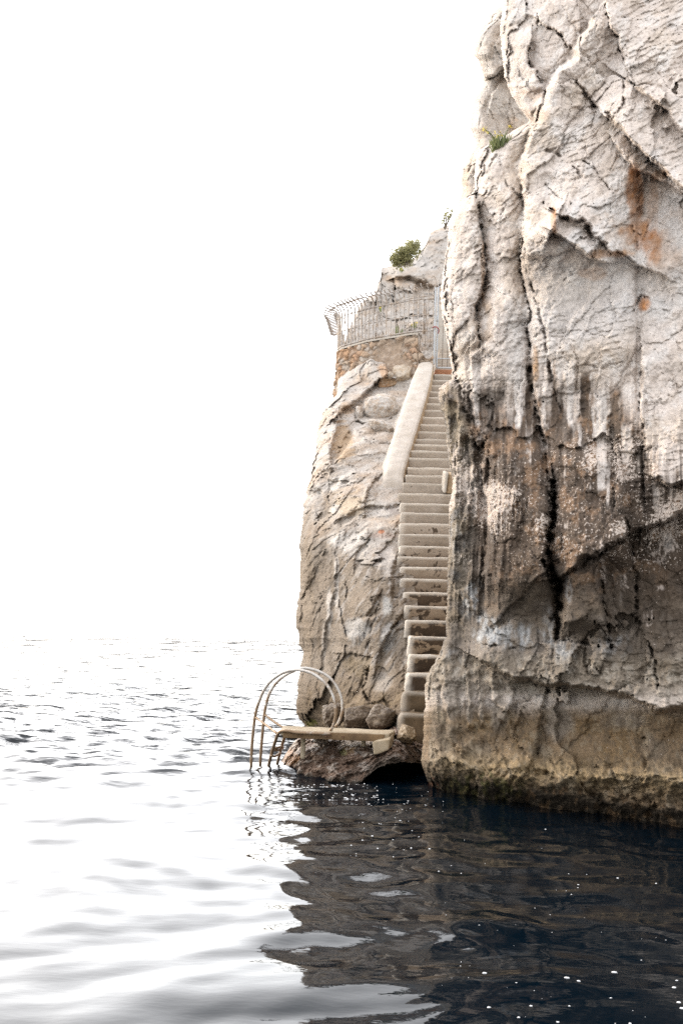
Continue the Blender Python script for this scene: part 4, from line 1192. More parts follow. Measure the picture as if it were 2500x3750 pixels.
# ================================================================= PARAPET
PAR = [(1325, 1537, 1586, 21.0), (1378, 1514, 1577, 20.35), (1440, 1492, 1562, 19.6), (1515, 1467, 1541, 18.75), (1582, 1446, 1521, 18.05), (1650, 1428, 1500, 17.35), (1700, 1415, 1486, 16.9), (1732, 1409, 1478, 16.6)]
par = empty('parapet', WV(1445, 1735, 16.6), 'sloping whitish roughcast parapet along the left side of the upper stairs', 'parapet')
rows = []
yq = np.linspace(1325, 1734, 90)
for i, y in enumerate(yq):
    a = [p[0] for p in PAR]
    xl, xr, d = np.interp(y, a, [p[1] for p in PAR]), np.interp(y, a, [p[2] for p in PAR]), np.interp(y, a, [p[3] for p in PAR])
    end = sst(1712, 1734, y)
    A, B_ = WV(xl, y, d), WV(xr, y, d)
    z = A.z - 0.05 * end ** 2
    fl = np.interp(y, [1325, 1400, 1520, 1640, 1734], [0.03, 0.12, 0.10, 0.16, 0.06])
    prof = [(A.x - fl - 0.35, z - 0.95), (A.x - fl, z - 0.34), (A.x - fl * 0.45, z - 0.16), (A.x - 0.03, z - 0.055), (A.x + 0.03, z - 0.012), (A.x + 0.09, z), (B_.x - 0.09, z), (B_.x - 0.035, z - 0.012), (B_.x - 0.008, z - 0.045), (B_.x, z - 0.10), (B_.x + 0.004, z - 0.65)]
    rows.append([(x, d, zz) for x, zz in prof])
cap = []
for k, (dy, dz) in enumerate([(-0.05, -0.05), (-0.08, -0.14), (-0.09, -0.30), (-0.06, -0.60)]):
    cap.append([(x, y + dy, min(zz, zz + dz) if abs(zz - rows[-1][5][2]) < 0.3 else zz + dz * 0.4) for x, y, zz in rows[-1]])
Pp = np.array(rows + cap)
# finer across
Pp = np.stack([np.stack([np.interp(np.linspace(0, 10, 61), np.arange(11), Pp[i, :, c]) for c in range(3)], -1) for i in range(len(Pp))], 0)
nz = fbm(Pp[..., 0] * 5, Pp[..., 1] * 5, Pp[..., 2] * 5, 5, 501)
side = np.zeros(61)
side[:14] = 1
Pp[..., 2] += 0.014 * nz + 0.06 * nz * side
Pp[..., 0] += 0.012 * nz + 0.05 * nz * side
split = 50
link('coping', grid_mesh('coping', Pp[:, :split + 1]), M['parapet'], par)
link('inner_side', grid_mesh('inner_side', Pp[:, split:]), M['parapet_side'], par)
ext = Pp[-5:, 24:split + 1].copy()

# small plastered kerb on the right of the stairs
cb = empty('stair_kerb', WV(1640, 1805, 16.1), 'short white-edged plaster kerb on the right side of the stairs', 'kerb')
a_, b_ = WV(1622, 1806, 15.95), WV(1631, 1738, 16.2)
bm = bmesh.new()
box_bm(bm, [(a_.x, 15.95, a_.z), (a_.x + .05, 15.93, a_.z), (a_.x + .05, 16.4, a_.z + .12), (a_.x, 16.4, a_.z + .12), (b_.x - .03, 16.0, b_.z), (b_.x + .03, 15.98, b_.z), (b_.x + .03, 16.4, b_.z + .1), (b_.x - .03, 16.4, b_.z + .1)], 0.02, 3)
link('edge', bm_mesh(bm, 'edge'), M['plaster'], cb)
bm = bmesh.new()
box_bm(bm, [(a_.x + .052, 15.99, a_.z), (a_.x + .24, 15.99, a_.z), (a_.x + .24, 16.4, a_.z + .12), (a_.x + .052, 16.4, a_.z + .12), (b_.x + .032, 16.04, b_.z - .012), (b_.x + .22, 16.04, b_.z - .012), (b_.x + .22, 16.4, b_.z + .08), (b_.x + .032, 16.4, b_.z + .08)], 0.02, 3)
link('infill', bm_mesh(bm, 'infill'), M['parapet_side'], cb)

# ================================================================= TERRACE WALL
tw = empty('terrace_wall', (TERR[40].x, TERR[40].y, Z_RAIL - 1.7), 'curved rubble stone retaining wall of orange and grey stones under the railing', 'wall')


def resample(path, step):
    seg = [0.0]
    for a, b in zip(path, path[1:]):
        seg.append(seg[-1] + (b - a).length)
    n = int(seg[-1] / step)
    s = np.linspace(0, seg[-1], n + 1)
    return np.interp(s, seg, [p.x for p in path]), np.interp(s, seg, [p.y for p in path]), s


i0 = min(range(len(TERR)), key=lambda i: abs(TERR[i].x - WV(1588, 1290, 21).x) + (0 if TERR[i].y < 21.2 else 9))
wpath = TERR[i0:]
wx, wy, ws = resample(wpath, 0.02)
tx, ty = np.gradient(wx), np.gradient(wy)
tl = np.hypot(tx, ty)
ox, oy = ty / tl, -tx / tl                       # outward = towards viewer / left
if oy[5] > 0:
    ox, oy = -ox, -oy
zt = np.where(ws < 0.33, Z_RAIL - 0.50 - 0.10 * np.sin(ws * 14), Z_RAIL - 0.075)
hh = np.linspace(0, 1, 95)
Hh, Ii = np.meshgrid(hh, np.arange(len(wx)), indexing='ij')
Wx, Wy, Ox, Oy, Zt, Ss = wx[Ii], wy[Ii], ox[Ii], oy[Ii], zt[Ii], ws[Ii]
Zw = Zt - Hh * (Zt - (Z_RAIL - 1.9))
f1, f2, r, v = worley(Ss * 5.6 + 0.9 * fbm(Ss * 3, Zw * 3, 0 * Ss, 4, 5), Zw * 8.6 + 0.9 * fbm(Ss * 3, Zw * 3, 0 * Ss + 4, 3, 6), 0 * Ss + 0.5, 77)
stone = sst(0.03, 0.16, f2 - f1)
w1 = fbm(Ss * 2, Zw * 2, 0 * Ss, 4, 78)
w2 = fbm(Ss * 8, Zw * 8, 0 * Ss, 5, 79)
bare = np.clip(sst(0.9, 0.5, Ss) * 0.9 + sst(1.45, 1.9, Ss) + sst(0.36, 0.14, Hh) * 0.8 + 0.3 * w1 - sst(0.02, 0.1, Hh - 0.2) * spot(Ss, Zw, 1.0, Z_RAIL - 0.75, 0.5, 0.6, 0.4 * w2) , 0, 1)
bare = bare * (1 - spot(Ss, Zw, 1.0, Z_RAIL - 0.6, 0.42, 0.62, 0.5 * w2) * 0.9)
off = -0.03 + 0.055 * stone * bare * (0.5 + r[0]) + 0.02 * w2 + 0.09 * Hh
Pw = np.stack([Wx + Ox * off, Wy + Oy * off, Zw + 0.01 * w2], -1)
Cw = np.ones(Pw.shape) * np.array((0.36, 0.28, 0.215))
Cw = lerp3(Cw, sst(0.0, 0.5, w2), (0.42, 0.35, 0.29))
sc_ = lerp3(np.ones(Pw.shape) * np.array((0.47, 0.385, 0.305)), sst(0.5, 0.7, r[1]), (0.49, 0.345, 0.235))
sc_ = lerp3(sc_, sst(0.8, 0.9, r[2]), (0.44, 0.26, 0.16))
sc_ = lerp3(sc_, sst(0.0, 0.5, w2) * 0.6, (0.42, 0.30, 0.20))
sc_ = lerp3(sc_, sst(0.3, 0.2, r[1]), (0.50, 0.46, 0.42))
bm_ = (0.62 * stone * bare)[..., None]
Cw = Cw * (1 - bm_) + sc_ * bm_
Cw = lerp3(Cw, sst(1.7, 2.2, Ss) * sst(0.0, 0.4, w1 + 0.3) * 0.6, (0.46, 0.27, 0.15))
# short inner return so the wall has a top
tp1 = Pw[:1].copy()
tp1[..., 0] -= Ox[:1] * 0.28
tp1[..., 1] -= Oy[:1] * 0.28
tp2 = tp1.copy()
tp2[..., 2] -= 0.6
link('masonry', grid_mesh('masonry', np.concatenate([tp2, tp1, Pw], 0), np.concatenate([Cw[:1], Cw[:1], Cw], 0)), M['masonry'], tw)
# thin pale coping slab
sel = (ws > 0.335)
cx_, cy_, cox, coy = wx[sel], wy[sel], ox[sel], oy[sel]
prof = [(-0.30, -0.072), (-0.30, -0.03), (0.01, -0.03), (0.02, -0.04), (0.02, -0.072)]
Pc = np.stack([np.stack([cx_ + cox * o_, cy_ + coy * o_, np.full(len(cx_), Z_RAIL + z_)], -1) for o_, z_ in prof], 0)
link('coping', grid_mesh('coping', Pc), M['plaster'], tw, smooth=False)

# ================================================================= RAILING
rl = empty('railing', (TERR[60].x, TERR[60].y, Z_RAIL), 'curved grey iron railing with outward-bent bar tips on the terrace wall', 'railing')
rx, ry, rs_ = resample(wpath, 0.01)
tx, ty = np.gradient(rx), np.gradient(ry)
tl = np.hypot(tx, ty)
rox, roy = ty / tl, -tx / tl
if roy[5] > 0:
    rox, roy = -rox, -roy


def rail_pt(s, out=0.0, z=0.0):
    i = np.interp(s, rs_, np.arange(len(rs_)))
    g = lambda a: float(np.interp(i, np.arange(len(rs_)), a))
    return Vector((g(rx) + g(rox) * out, g(ry) + g(roy) * out, Z_RAIL + z))


SMAX = float(rs_[-1])
for z_, r_ in ((0.0, 0.016), (0.335, 0.012), (0.67, 0.014)):
    tube('rail', [rail_pt(s, 0, z_) for s in np.arange(0, SMAX, 0.05)], r_, M['rail'], rl, 6, smooth=False)
tube('rail', [rail_pt(s, -0.03, 0.67 + 0.085 * max(0, 1 - s / 1.3)) for s in np.arange(0, 1.9, 0.08)], 0.010, M['rail'], rl, 6, smooth=False)
nb = int(SMAX / 0.108)
BAR = [(0, 0.0), (0, 0.35), (0, 0.66), (0.012, 0.76), (0.055, 0.835), (0.12, 0.865), (0.19, 0.85), (0.25, 0.835), (0.31, 0.85), (0.35, 0.875)]
for i in range(nb + 1):
    s = min(0.03 + i * 0.108, SMAX)
    k = 1 - 0.25 * random.random()
    low = -0.42 if s < 0.30 else 0.0
    pts = [rail_pt(s, 0, low)] + [rail_pt(s, o_ * (1.0 if o_ < 0.1 else 0.9 + 0.1 * k), z_) for o_, z_ in BAR]
    tube('bar', pts, 0.0125 if s < 1.15 else (0.0185 if s < 2.7 else 0.0155), M['rail'], rl, 6)
    if i < nb and s + 0.06 < SMAX:
        tube('spike', [rail_pt(s + 0.054, 0, -0.05 if s > 0.3 else -0.35), rail_pt(s + 0.054, 0, 0.1), rail_pt(s + 0.054, 0.01, 0.21 + 0.04 * random.random())], 0.008, M['rail'], rl, 5, smooth=False, taper=0.003)
for s in (0.22, 1.36, 2.45):
    tube('brace', [rail_pt(s, -0.02, 0.66), rail_pt(s, -0.10, 0.60), rail_pt(s, -0.45, -0.05)], 0.012, M['rail'], rl, 6)
    tube('post', [rail_pt(s, -0.02, -0.06), rail_pt(s, -0.02, 0.68)], 0.022, M['rail'], rl, 6, smooth=False)

# ================================================================= GATE
gpost = empty('gate_post', WV(1588, 1334, 20.96), 'tall blue-grey steel gate post at the top left of the stairs', 'gate post')


def bar_box(name, a, b, w, t_, mat, parent, bev=0.004):
    """square bar between two points"""
    a, b = Vector(a), Vector(b)
    dr = (b - a).normalized()
    sx_ = Vector((1, 0, 0)) if abs(dr.x) < 0.8 else Vector((0, 0, 1))
    sy_ = dr.cross(sx_).normalized()
    sx_ = sy_.cross(dr)
    bm = bmesh.new()
    cs = [p + sx_ * w * i + sy_ * t_ * j for p in (a, b) for i, j in ((-.5, -.5), (.5, -.5), (.5, .5), (-.5, .5))]
    box_bm(bm, cs, bev, 2)
    return link(name, bm_mesh(bm, name), mat, parent)


pb, pt_ = WV(1588, 1334, 20.96), WV(1593, 1053, 20.96)
pt_.x = pb.x
bar_box('post', pb, pt_, 0.036, 0.036, M['galv'], gpost)
tube('finial', [pt_, pt_ + Vector((0, 0, 0.12)), pt_ + Vector((-.02, -0.02, 0.2)), pt_ + Vector((-.06, -0.05, 0.225)), pt_ + Vector((-.085, -0.08, 0.19))], 0.011, M['rail'], gpost, 6)
gate = empty('gate', WV(1630, 1347, 21.05), 'narrow barred steel gate closing the top of the stairs', 'gate')
gb = WV(1597.5, 1347, 21.05)
gz = lambda y: WV(1598, y, 21.05).z
gr = WV(1672, 1347, 21.05)
bar_box('stile', (gb.x, 21.05, gz(1347)), (gb.x, 21.05, gz(1052)), 0.036, 0.034, M['galv'], gate)
bar_box('stile', (gr.x, 21.05, gz(1347)), (gr.x, 21.05, gz(1052)), 0.036, 0.034, M['galv'], gate)
for y, w_ in ((1346, 0.03), (1313, 0.02), (1050, 0.024)):
    bar_box('rail', (gb.x + .018, 21.05, gz(y)), (gr.x - .018, 21.05, gz(y)), w_, 0.024, M['galv'], gate)
for px_ in (1618, 1637, 1656):
    x_ = WV(px_, 1340, 21.05).x
    tube('bar', [(x_, 21.05, gz(1347)), (x_, 21.05, gz(1050)), (x_ - 0.01, 21.03, gz(1022))], 0.010, M['rail'], gate, 6, smooth=False)
tube('arch', [(gb.x, 21.05, gz(1050)), (gb.x + .0, 21.05, gz(1030)), (gb.x + .04, 21.03, gz(1012)), (gb.x + .12, 21.0, gz(1000)), (gb.x + .24, 21.0, gz(988)), (gr.x, 21.0, gz(980))], 0.010, M['rail'], gate, 6)
bar_box('lock_plate', (gb.x - .012, 21.022, gz(1178)), (gb.x - .012, 21.022, gz(1160)), 0.05, 0.03, M['galv'], gate)
ck = tube('cable_lock', [(pb.x - .05, 20.92, gz(1208)), (pb.x - .01, 20.90, gz(1205)), (pb.x + .05, 20.91, gz(1207)), (pb.x + .085, 20.95, gz(1214)), (pb.x + .08, 21.02, gz(1222))], 0.012, M['red'], None, 7)
tag(ck, 'dark red cable lock looped round gate post and gate', 'lock')

# ================================================================= BATHING BOARD
ZP = 0.481


def on_z(px, py, z):
    x, y = unroll(px, py)
    d = float((z - CAMZ) * F / y)
    return WV(px, py, d)


FL, FR, BL, BR = on_z(1027, 2672.5, ZP), on_z(1425, 2687, ZP), on_z(1034, 2658, ZP), on_z(1447, 2673.6, ZP)
board = empty('bathing_board', (FL + FR) / 2 - Vector((0, 0, 0.1)), 'long flat weathered concrete bathing board jutting over the water', 'bathing board')
bm = bmesh.new()
th = Vector((0, 0, 0.066))
box_bm(bm, [FL - th, FR - th, BR - th, BL - th, FL, FR, BR, BL], 0.012, 3)
bmesh.ops.subdivide_edges(bm, edges=[e for e in bm.edges if e.calc_length() > 0.3], cuts=14, use_grid_fill=True)
me = bm_mesh(bm, 'slab')
rough_mesh(me, 0.006, 6, 91, 4)
link('slab', me, M['board'], board)
# rust-stained edge beam, 3 mm proud of the slab front
ed = (FR - FL).normalized()
nrm_ = Vector((-ed.y, ed.x, 0)) * -1
if nrm_.y > 0:
    nrm_ = -nrm_
bm = bmesh.new()
e0, e1 = FL + ed * 0.03, FR - ed * 0.05
hz0, hz1 = Vector((0, 0, -0.010)), Vector((0, 0, -0.085))
box_bm(bm, [e0 + hz1 + nrm_ * .012, e1 + hz1 + nrm_ * .012, e1 + hz1 - nrm_ * .02, e0 + hz1 - nrm_ * .02, e0 + hz0 + nrm_ * .012, e1 + hz0 + nrm_ * .012, e1 + hz0 - nrm_ * .02, e0 + hz0 - nrm_ * .02], 0.004, 2)
bmesh.ops.subdivide_edges(bm, edges=[e for e in bm.edges if e.calc_length() > 0.3], cuts=20, use_grid_fill=True)
me = bm_mesh(bm, 'edge_beam')
rough_mesh(me, 0.004, 14, 95, 4)
link('edge_beam', me, M['board_side'], board)
for px_ in (1106, 1197, 1206, 1259):
    t_ = (px_ - 1027) / (1425 - 1027)
    c = FL.lerp(FR, t_) + nrm_ * 0.02 + Vector((0, 0, -0.05))
    bm = bmesh.new()
    bmesh.ops.create_cone(bm, cap_ends=True, segments=8, radius1=0.014, radius2=0.011, depth=0.016, matrix=Matrix.Translation(c) @ Matrix.Rotation(math.pi / 2, 4, 'X'))
    link('bolt', bm_mesh(bm, 'bolt'), M['rust'], board, smooth=False)
for px_, y_ in ((1110, 10.78), (1330, 10.75)):
    c = WV(px_, 2694, y_)
    tube('support', [(c.x, y_, ZP - 0.06), (c.x + .003, y_, 0.30), (c.x, y_, 0.16)], 0.026, M['board'], board, 10)

# ================================================================= LADDER WITH HOOP HANDRAILS
lad = empty('ladder', WV(975, 2800, 11.0), 'steel bathing ladder with two tall hoop handrails going down into the sea', 'ladder')


def px_path(c, dfun):
    return [WV(x, y, dfun(x, y)) for x, y in c]


dF = lambda x, y: 10.62 + (1209 - x) / 290 * 0.58
dB = lambda x, y: 11.08 + (1230 - x) / 277 * 0.36
hoopF = px_path(c7(748, 582, 770, 545, 788, 490, 793, 420, 782, 340, 745, 255, 690, 190, 610, 138, 520, 113, 460, 115, 400, 130, 340, 163, 290, 205, 245, 265, 210, 345, 188, 410, 172, 490, 160, 600, 150, 720, 145, 850, 142, 920), dF)
hoopB = px_path(c7(790, 552, 820, 500, 840, 440, 843, 390, 832, 310, 795, 230, 745, 170, 680, 130, 610, 106, 550, 98, 490, 112, 430, 140, 370, 180, 322, 230, 285, 295, 258, 385, 243, 480, 232, 600, 222, 720, 215, 830, 210, 915), dB)
tube('handrail', hoopF, 0.0165, M['ladder'], lad, 12)
tube('handrail', hoopB, 0.0165, M['ladder'], lad, 12)
fe = lambda t_, o_=0.045, z_=-0.02: FL.lerp(FR, t_) + nrm_ * o_ + Vector((0, 0, z_))
sF = [fe(0.48), fe(0.30), fe(0.16), fe(0.075, 0.05, -0.005), WV(*c7(378, 580)[0], 10.62), WV(*c7(350, 606)[0], 10.68), WV(*c7(330, 660)[0], 10.78), WV(*c7(310, 725)[0], 10.88), WV(*c7(290, 800)[0], 10.97), WV(*c7(272, 880)[0], 11.05), WV(*c7(262, 930)[0], 11.1)]
tube('stile', sF, 0.0175, M['ladder'], lad, 12)
sB = [WV(*c7(412, 596)[0], 11.1), WV(*c7(404, 615)[0], 11.12), WV(*c7(392, 655)[0], 11.18), WV(*c7(375, 710)[0], 11.25), WV(*c7(358, 780)[0], 11.33), WV(*c7(342, 850)[0], 11.4), WV(*c7(335, 900)[0], 11.45)]
tube('stile', sB, 0.0165, M['ladder'], lad, 12)
for q in ((322, 712, 352, 706, 386, 692), (318, 725, 352, 726, 390, 706), (300, 768, 330, 772, 370, 746)):
    (xa, ya), (xb, yb_), (xc, yc) = c7(*q)
    tube('rung', [WV(xa, ya, 10.88), WV(xb, yb_, 10.98), WV(xc, yc, 11.25)], 0.013, M['ladder'], lad, 8)
tube('brace', [WV(*c7(180, 474)[0], dF(*c7(180, 474)[0])), WV(*c7(262, 535)[0], 10.95), WV(*c7(348, 602)[0], 10.69)], 0.014, M['ladder'], lad, 10)
tube('brace', [WV(*c7(248, 452)[0], dB(*c7(248, 452)[0])), WV(*c7(310, 500)[0], 11.3), WV(*c7(392, 556)[0], 11.13)], 0.014, M['ladder'], lad, 10)

# concrete block carrying the board's landward end
bm = bmesh.new()
fq = [(1366, 2768), (1422, 2746), (1426, 2708), (1363, 2714)]
bq = [(1372, 2745), (1442, 2730), (1444, 2677), (1400, 2696)]
box_bm(bm, [WV(*fq[0], 10.25), WV(*fq[1], 10.3), WV(*bq[1], 10.75), WV(*bq[0], 10.75), WV(*fq[3], 10.3), WV(*fq[2], 10.34), WV(*bq[2], 10.78), WV(*bq[3], 10.72)], 0.012, 2)
bmesh.ops.subdivide_edges(bm, edges=bm.edges[:], cuts=5, use_grid_fill=True)
me = bm_mesh(bm, 'concrete_block')
rough_mesh(me, 0.014, 6, 97, 4)
tag(link('concrete_block', me, M['board']), 'wedge-shaped pale concrete block under the shore end of the bathing board', 'concrete block')


# ================================================================= PLANTS
def leaf_cloud(name, pts, size, mat, parent, seed, aspect=2.2):
    rs = np.random.RandomState(seed)
    n = len(pts)
    V = []
    for p in pts:
        a = rs.normal(size=3)
        a /= np.linalg.norm(a)
        b_ = np.cross(a, rs.normal(size=3))
        b_ /= np.linalg.norm(b_)
        s = size * (0.6 + 0.8 * rs.rand())
        V += [p - a * s * aspect / 2, p + b_ * s / 2, p + a * s * aspect / 2, p - b_ * s / 2]
    me = bpy.data.meshes.new(name)
    me.from_pydata([tuple(v) for v in V], [], [(4 * i, 4 * i + 1, 4 * i + 2, 4 * i + 3) for i in range(n)])
    return link(name, me, mat, parent, smooth=False)


def clumps(rs, centre, rad, k, per, spread):
    out = []
    for _ in range(k):
        v = rs.normal(size=3)
        v = v / np.linalg.norm(v) * rs.rand() ** 0.35
        c = np.array(centre) + v * np.array(rad)
        out += list(c + rs.normal(size=(per, 3)) * spread)
    return out


rs = np.random.RandomState(5)
sc0 = WV(1478, 962, 25.6)
shrub = empty('shrub', sc0, 'low olive-green shrub on top of the hillside rocks', 'shrub')
for i in range(6):
    e = WV(1440 + 16 * i, 930 - 7 * i, 25.6 + 0.15 * (i % 3))
    tube('stem', [sc0 + Vector((0.05 * i - .1, 0, -.1)), sc0.lerp(e, 0.5) + Vector((0, 0, .02)), e], 0.014, M['wood'], shrub, 5, taper=0.005)
pts = clumps(rs, WV(1482, 938, 25.6), (0.30, 0.34, 0.15), 66, 40, 0.055) + clumps(rs, WV(1450, 952, 25.5), (0.19, 0.24, 0.10), 30, 36, 0.05) + clumps(rs, WV(1514, 905, 25.7), (0.19, 0.22, 0.15), 34, 36, 0.055) + clumps(rs, WV(1490, 915, 25.6), (0.40, 0.3, 0.20), 40, 9, 0.05)
leaf_cloud('foliage', pts, 0.026, M['leaf'], shrub, 8)
t0 = WV(1628, 840, 24.6)
tr = empty('bush', t0, 'thin scraggly bush with bare twigs against the sky beside the cliff edge', 'bush')
tips = []
for i in range(9):
    e = WV(1618 + 5.2 * i, 812 - 9 * (i % 5) - 3 * i, 24.6 + 0.08 * (i % 4))
    mid = t0.lerp(e, 0.55) + Vector((0.03 * (i % 3 - 1), 0, 0.03))
    tube('branch', [t0, mid, e], 0.016, M['wood'], tr, 5, taper=0.003)
    tips += [np.array(e), np.array(t0.lerp(e, 0.8))]
pts = []
for p in tips:
    pts += list(p + rs.normal(size=(15, 3)) * 0.028)
leaf_cloud('foliage', pts, 0.024, M['leaf'], tr, 9)


def tuft(px, py, d, w, h, n, label, name='tuft', flowers=(), leafmat='leaf_pale', group=None, seed=3):
    rs = np.random.RandomState(seed)
    base = WV(px, py, d)
    root = empty(name, base, label, 'plant', group)
    k = d / F
    bm = bmesh.new()
    for i in range(n):
        bx = rs.uniform(-.5, .5) * w * 0.75 * k
        by = rs.uniform(-.08, .08)
        tip = Vector((bx * 1.35 + rs.normal() * w * 0.08 * k, by + rs.normal() * .03, h * k * (0.55 + 0.5 * rs.rand()) * (1 - 0.5 * (2 * bx / (w * k)) ** 2)))
        b0 = Vector((bx, by, -0.03))
        side = Vector((1, 0.4 * rs.normal(), 0)).normalized() * (0.0055 if d < 15 else 0.008)
        mid = b0.lerp(tip, 0.55) + Vector((0, 0, 0.01))
        vs_ = [bm.verts.new(base + p) for p in (b0 - side * .6, b0 + side * .6, mid + side, tip, mid - side)]
        bm.faces.new(vs_)
    link('leaves', bm_mesh(bm, 'leaves'), M[leafmat], root, smooth=False)
    for (fx, fy, fr) in flowers:
        fp = WV(fx, fy, d - 0.02)
        tube('flower_stem', [base + Vector(((fx - px) * k * 0.4, 0, 0.02)), base.lerp(fp, 0.6) + Vector((0, 0, 0.02)), fp], 0.004, M['leaf_pale'], root, 5)
        pts = [np.array(fp) + rs.normal(size=3) * fr * k * np.array([.6, .6, .35]) for _ in range(46)]
        leaf_cloud('blossom', pts, fr * k * 0.34, M['flower'], root, seed + 1, 1.2)
    return root


dl_ = depth_at(CLIFF, 1835, 532) - 0.02
tuft(1834, 538, dl_, 84, 46, 130, 'green tuft with yellow umbel flowers on the high cliff ledge', 'flowering_plant', [(1773, 474, 9), (1783, 486, 6), (1822, 496, 12), (1866, 463, 7)])
tuft(1452, 1228, 22.0, 14, 42, 14, 'thin yellow-green weed behind the middle of the railing', 'weed', (), 'leaf_pale', 'weeds growing round the terrace', 6)
tuft(1471, 1228, 22.0, 16, 30, 14, 'short yellow-green weed behind the railing, right of the thin one', 'weed', (), 'leaf_pale', 'weeds growing round the terrace', 7)
tuft(1515, 1196, 23.4, 20, 20, 14, 'yellow-green plant on the rock behind the right half of the railing', 'weed', [(1513, 1188, 6), (1526, 1182, 5)], 'leaf_pale', 'weeds growing round the terrace', 9)
tuft(1468, 990, 25.3, 14, 12, 12, 'small yellow plant on the hillside rock below the shrub', 'weed', [(1467, 985, 6)], 'leaf_pale', 'weeds growing round the terrace', 11)
tuft(1393, 1136, 25.0, 12, 28, 12, 'yellowish plant on the rock face behind the left half of the railing', 'weed', [(1393, 1126, 5)], 'leaf_pale', 'weeds growing round the terrace', 12)

# ================================================================= SEA
wr_ = np.random.RandomState(42)
WAVES = []
for i in range(70):
    lam = 0.16 * (6.5 / 0.16) ** (i / 69.0)
    th_ = math.radians(-62) + wr_.normal() * (0.85 if lam > 0.8 else 1.0)      # travel direction
    k = 2 * math.pi / lam
    sl = (0.036 if lam < 0.6 else 0.035) * (1.0 if lam > 0.40 else (lam / 0.40) ** 0.8) * (1.0 if lam < 1.1 else (1.1 / lam) ** 1.6)
    WAVES.append((k * math.cos(th_), k * math.sin(th_), sl / k, wr_.rand() * 6.283, lam))


def wave_z(X, Y, spacing=None):
    Z = np.zeros(np.shape(X))
    # calm in the lee of the rocks, livelier further out
    lee = 0.62 + 0.75 * sst(9.4, 14, Y - 0.5 * X)
    lee = lee * (1 - 0.22 * sst(0.2, -0.8, X) * sst(9, 6, Y))
    lee = lee * (1 - 0.45 * sst(0.2, 1.6, X) * sst(14, 8, Y))
    wx_ = X + 0.25 * np.sin(Y * 0.9 + 1.0) + 0.12 * np.sin(Y * 2.3 + X)
    for kx_, ky_, a, p, lam in WAVES:
        att = 1.0 if spacing is None else np.clip(lam / (2.0 * spacing) - 0.8, 0, 1)
        Z = Z + a * att * np.sin(kx_ * wx_ + ky_ * Y + p)
    return Z * lee


rows_d = [0.5]
while rows_d[-1] < 9000:
    d = rows_d[-1]
    rows_d.append(d + max(0.016, min(d * d / (F * CAMZ) * 1.9, d * 0.1)))
rows_d = np.array(rows_d)
tx_ = np.concatenate([np.linspace(-1.6, -0.40, 50)[:-1], np.linspace(-0.40, 0.42, 640), np.linspace(0.42, 2.2, 60)[1:]])
DW, TX = np.meshgrid(rows_d, tx_, indexing='ij')
Xs, Ys = TX * (DW + 1.5), DW - 0.4
sp = np.gradient(rows_d)[:, None] + 0 * Xs
Zs = wave_z(Xs, Ys, np.maximum(sp, 0.02))
Ps = np.stack([Xs, Ys, Zs], -1)
m, nt, b = new_mat('sea_water')
L = nt.links
b.inputs['Base Color'].default_value = (0.0012, 0.0040, 0.0072, 1)
b.inputs['Roughness'].default_value = 0.035
b.inputs['IOR'].default_value = 1.30
geo = N(nt, 'ShaderNodeNewGeometry')
mp = N(nt, 'ShaderNodeMapping')
mp.inputs['Rotation'].default_value = (0, 0, math.radians(20))
mp.inputs['Scale'].default_value = (0.55, 1.3, 1.0)
L.new(geo.outputs['Position'], mp.inputs['Vector'])
nA = N(nt, 'ShaderNodeTexNoise', Scale=2.0, Detail=5.0, Roughness=0.55)
for n_ in (nA,):
    L.new(mp.outputs[0], n_.inputs['Vector'])
sep = N(nt, 'ShaderNodeSeparateXYZ')
L.new(geo.outputs['Position'], sep.inputs[0])
mr = N(nt, 'ShaderNodeMapRange')
for k_, v_ in (('From Min', 8.5), ('From Max', 22.0), ('To Min', 0.03), ('To Max', 1.0)):
    mr.inputs[k_].default_value = v_
L.new(sep.outputs['Y'], mr.inputs['Value'])
bp1 = N(nt, 'ShaderNodeBump', Distance=0.26)
L.new(mr.outputs[0], bp1.inputs['Strength'])
L.new(nA.outputs['Fac'], bp1.inputs['Height'])
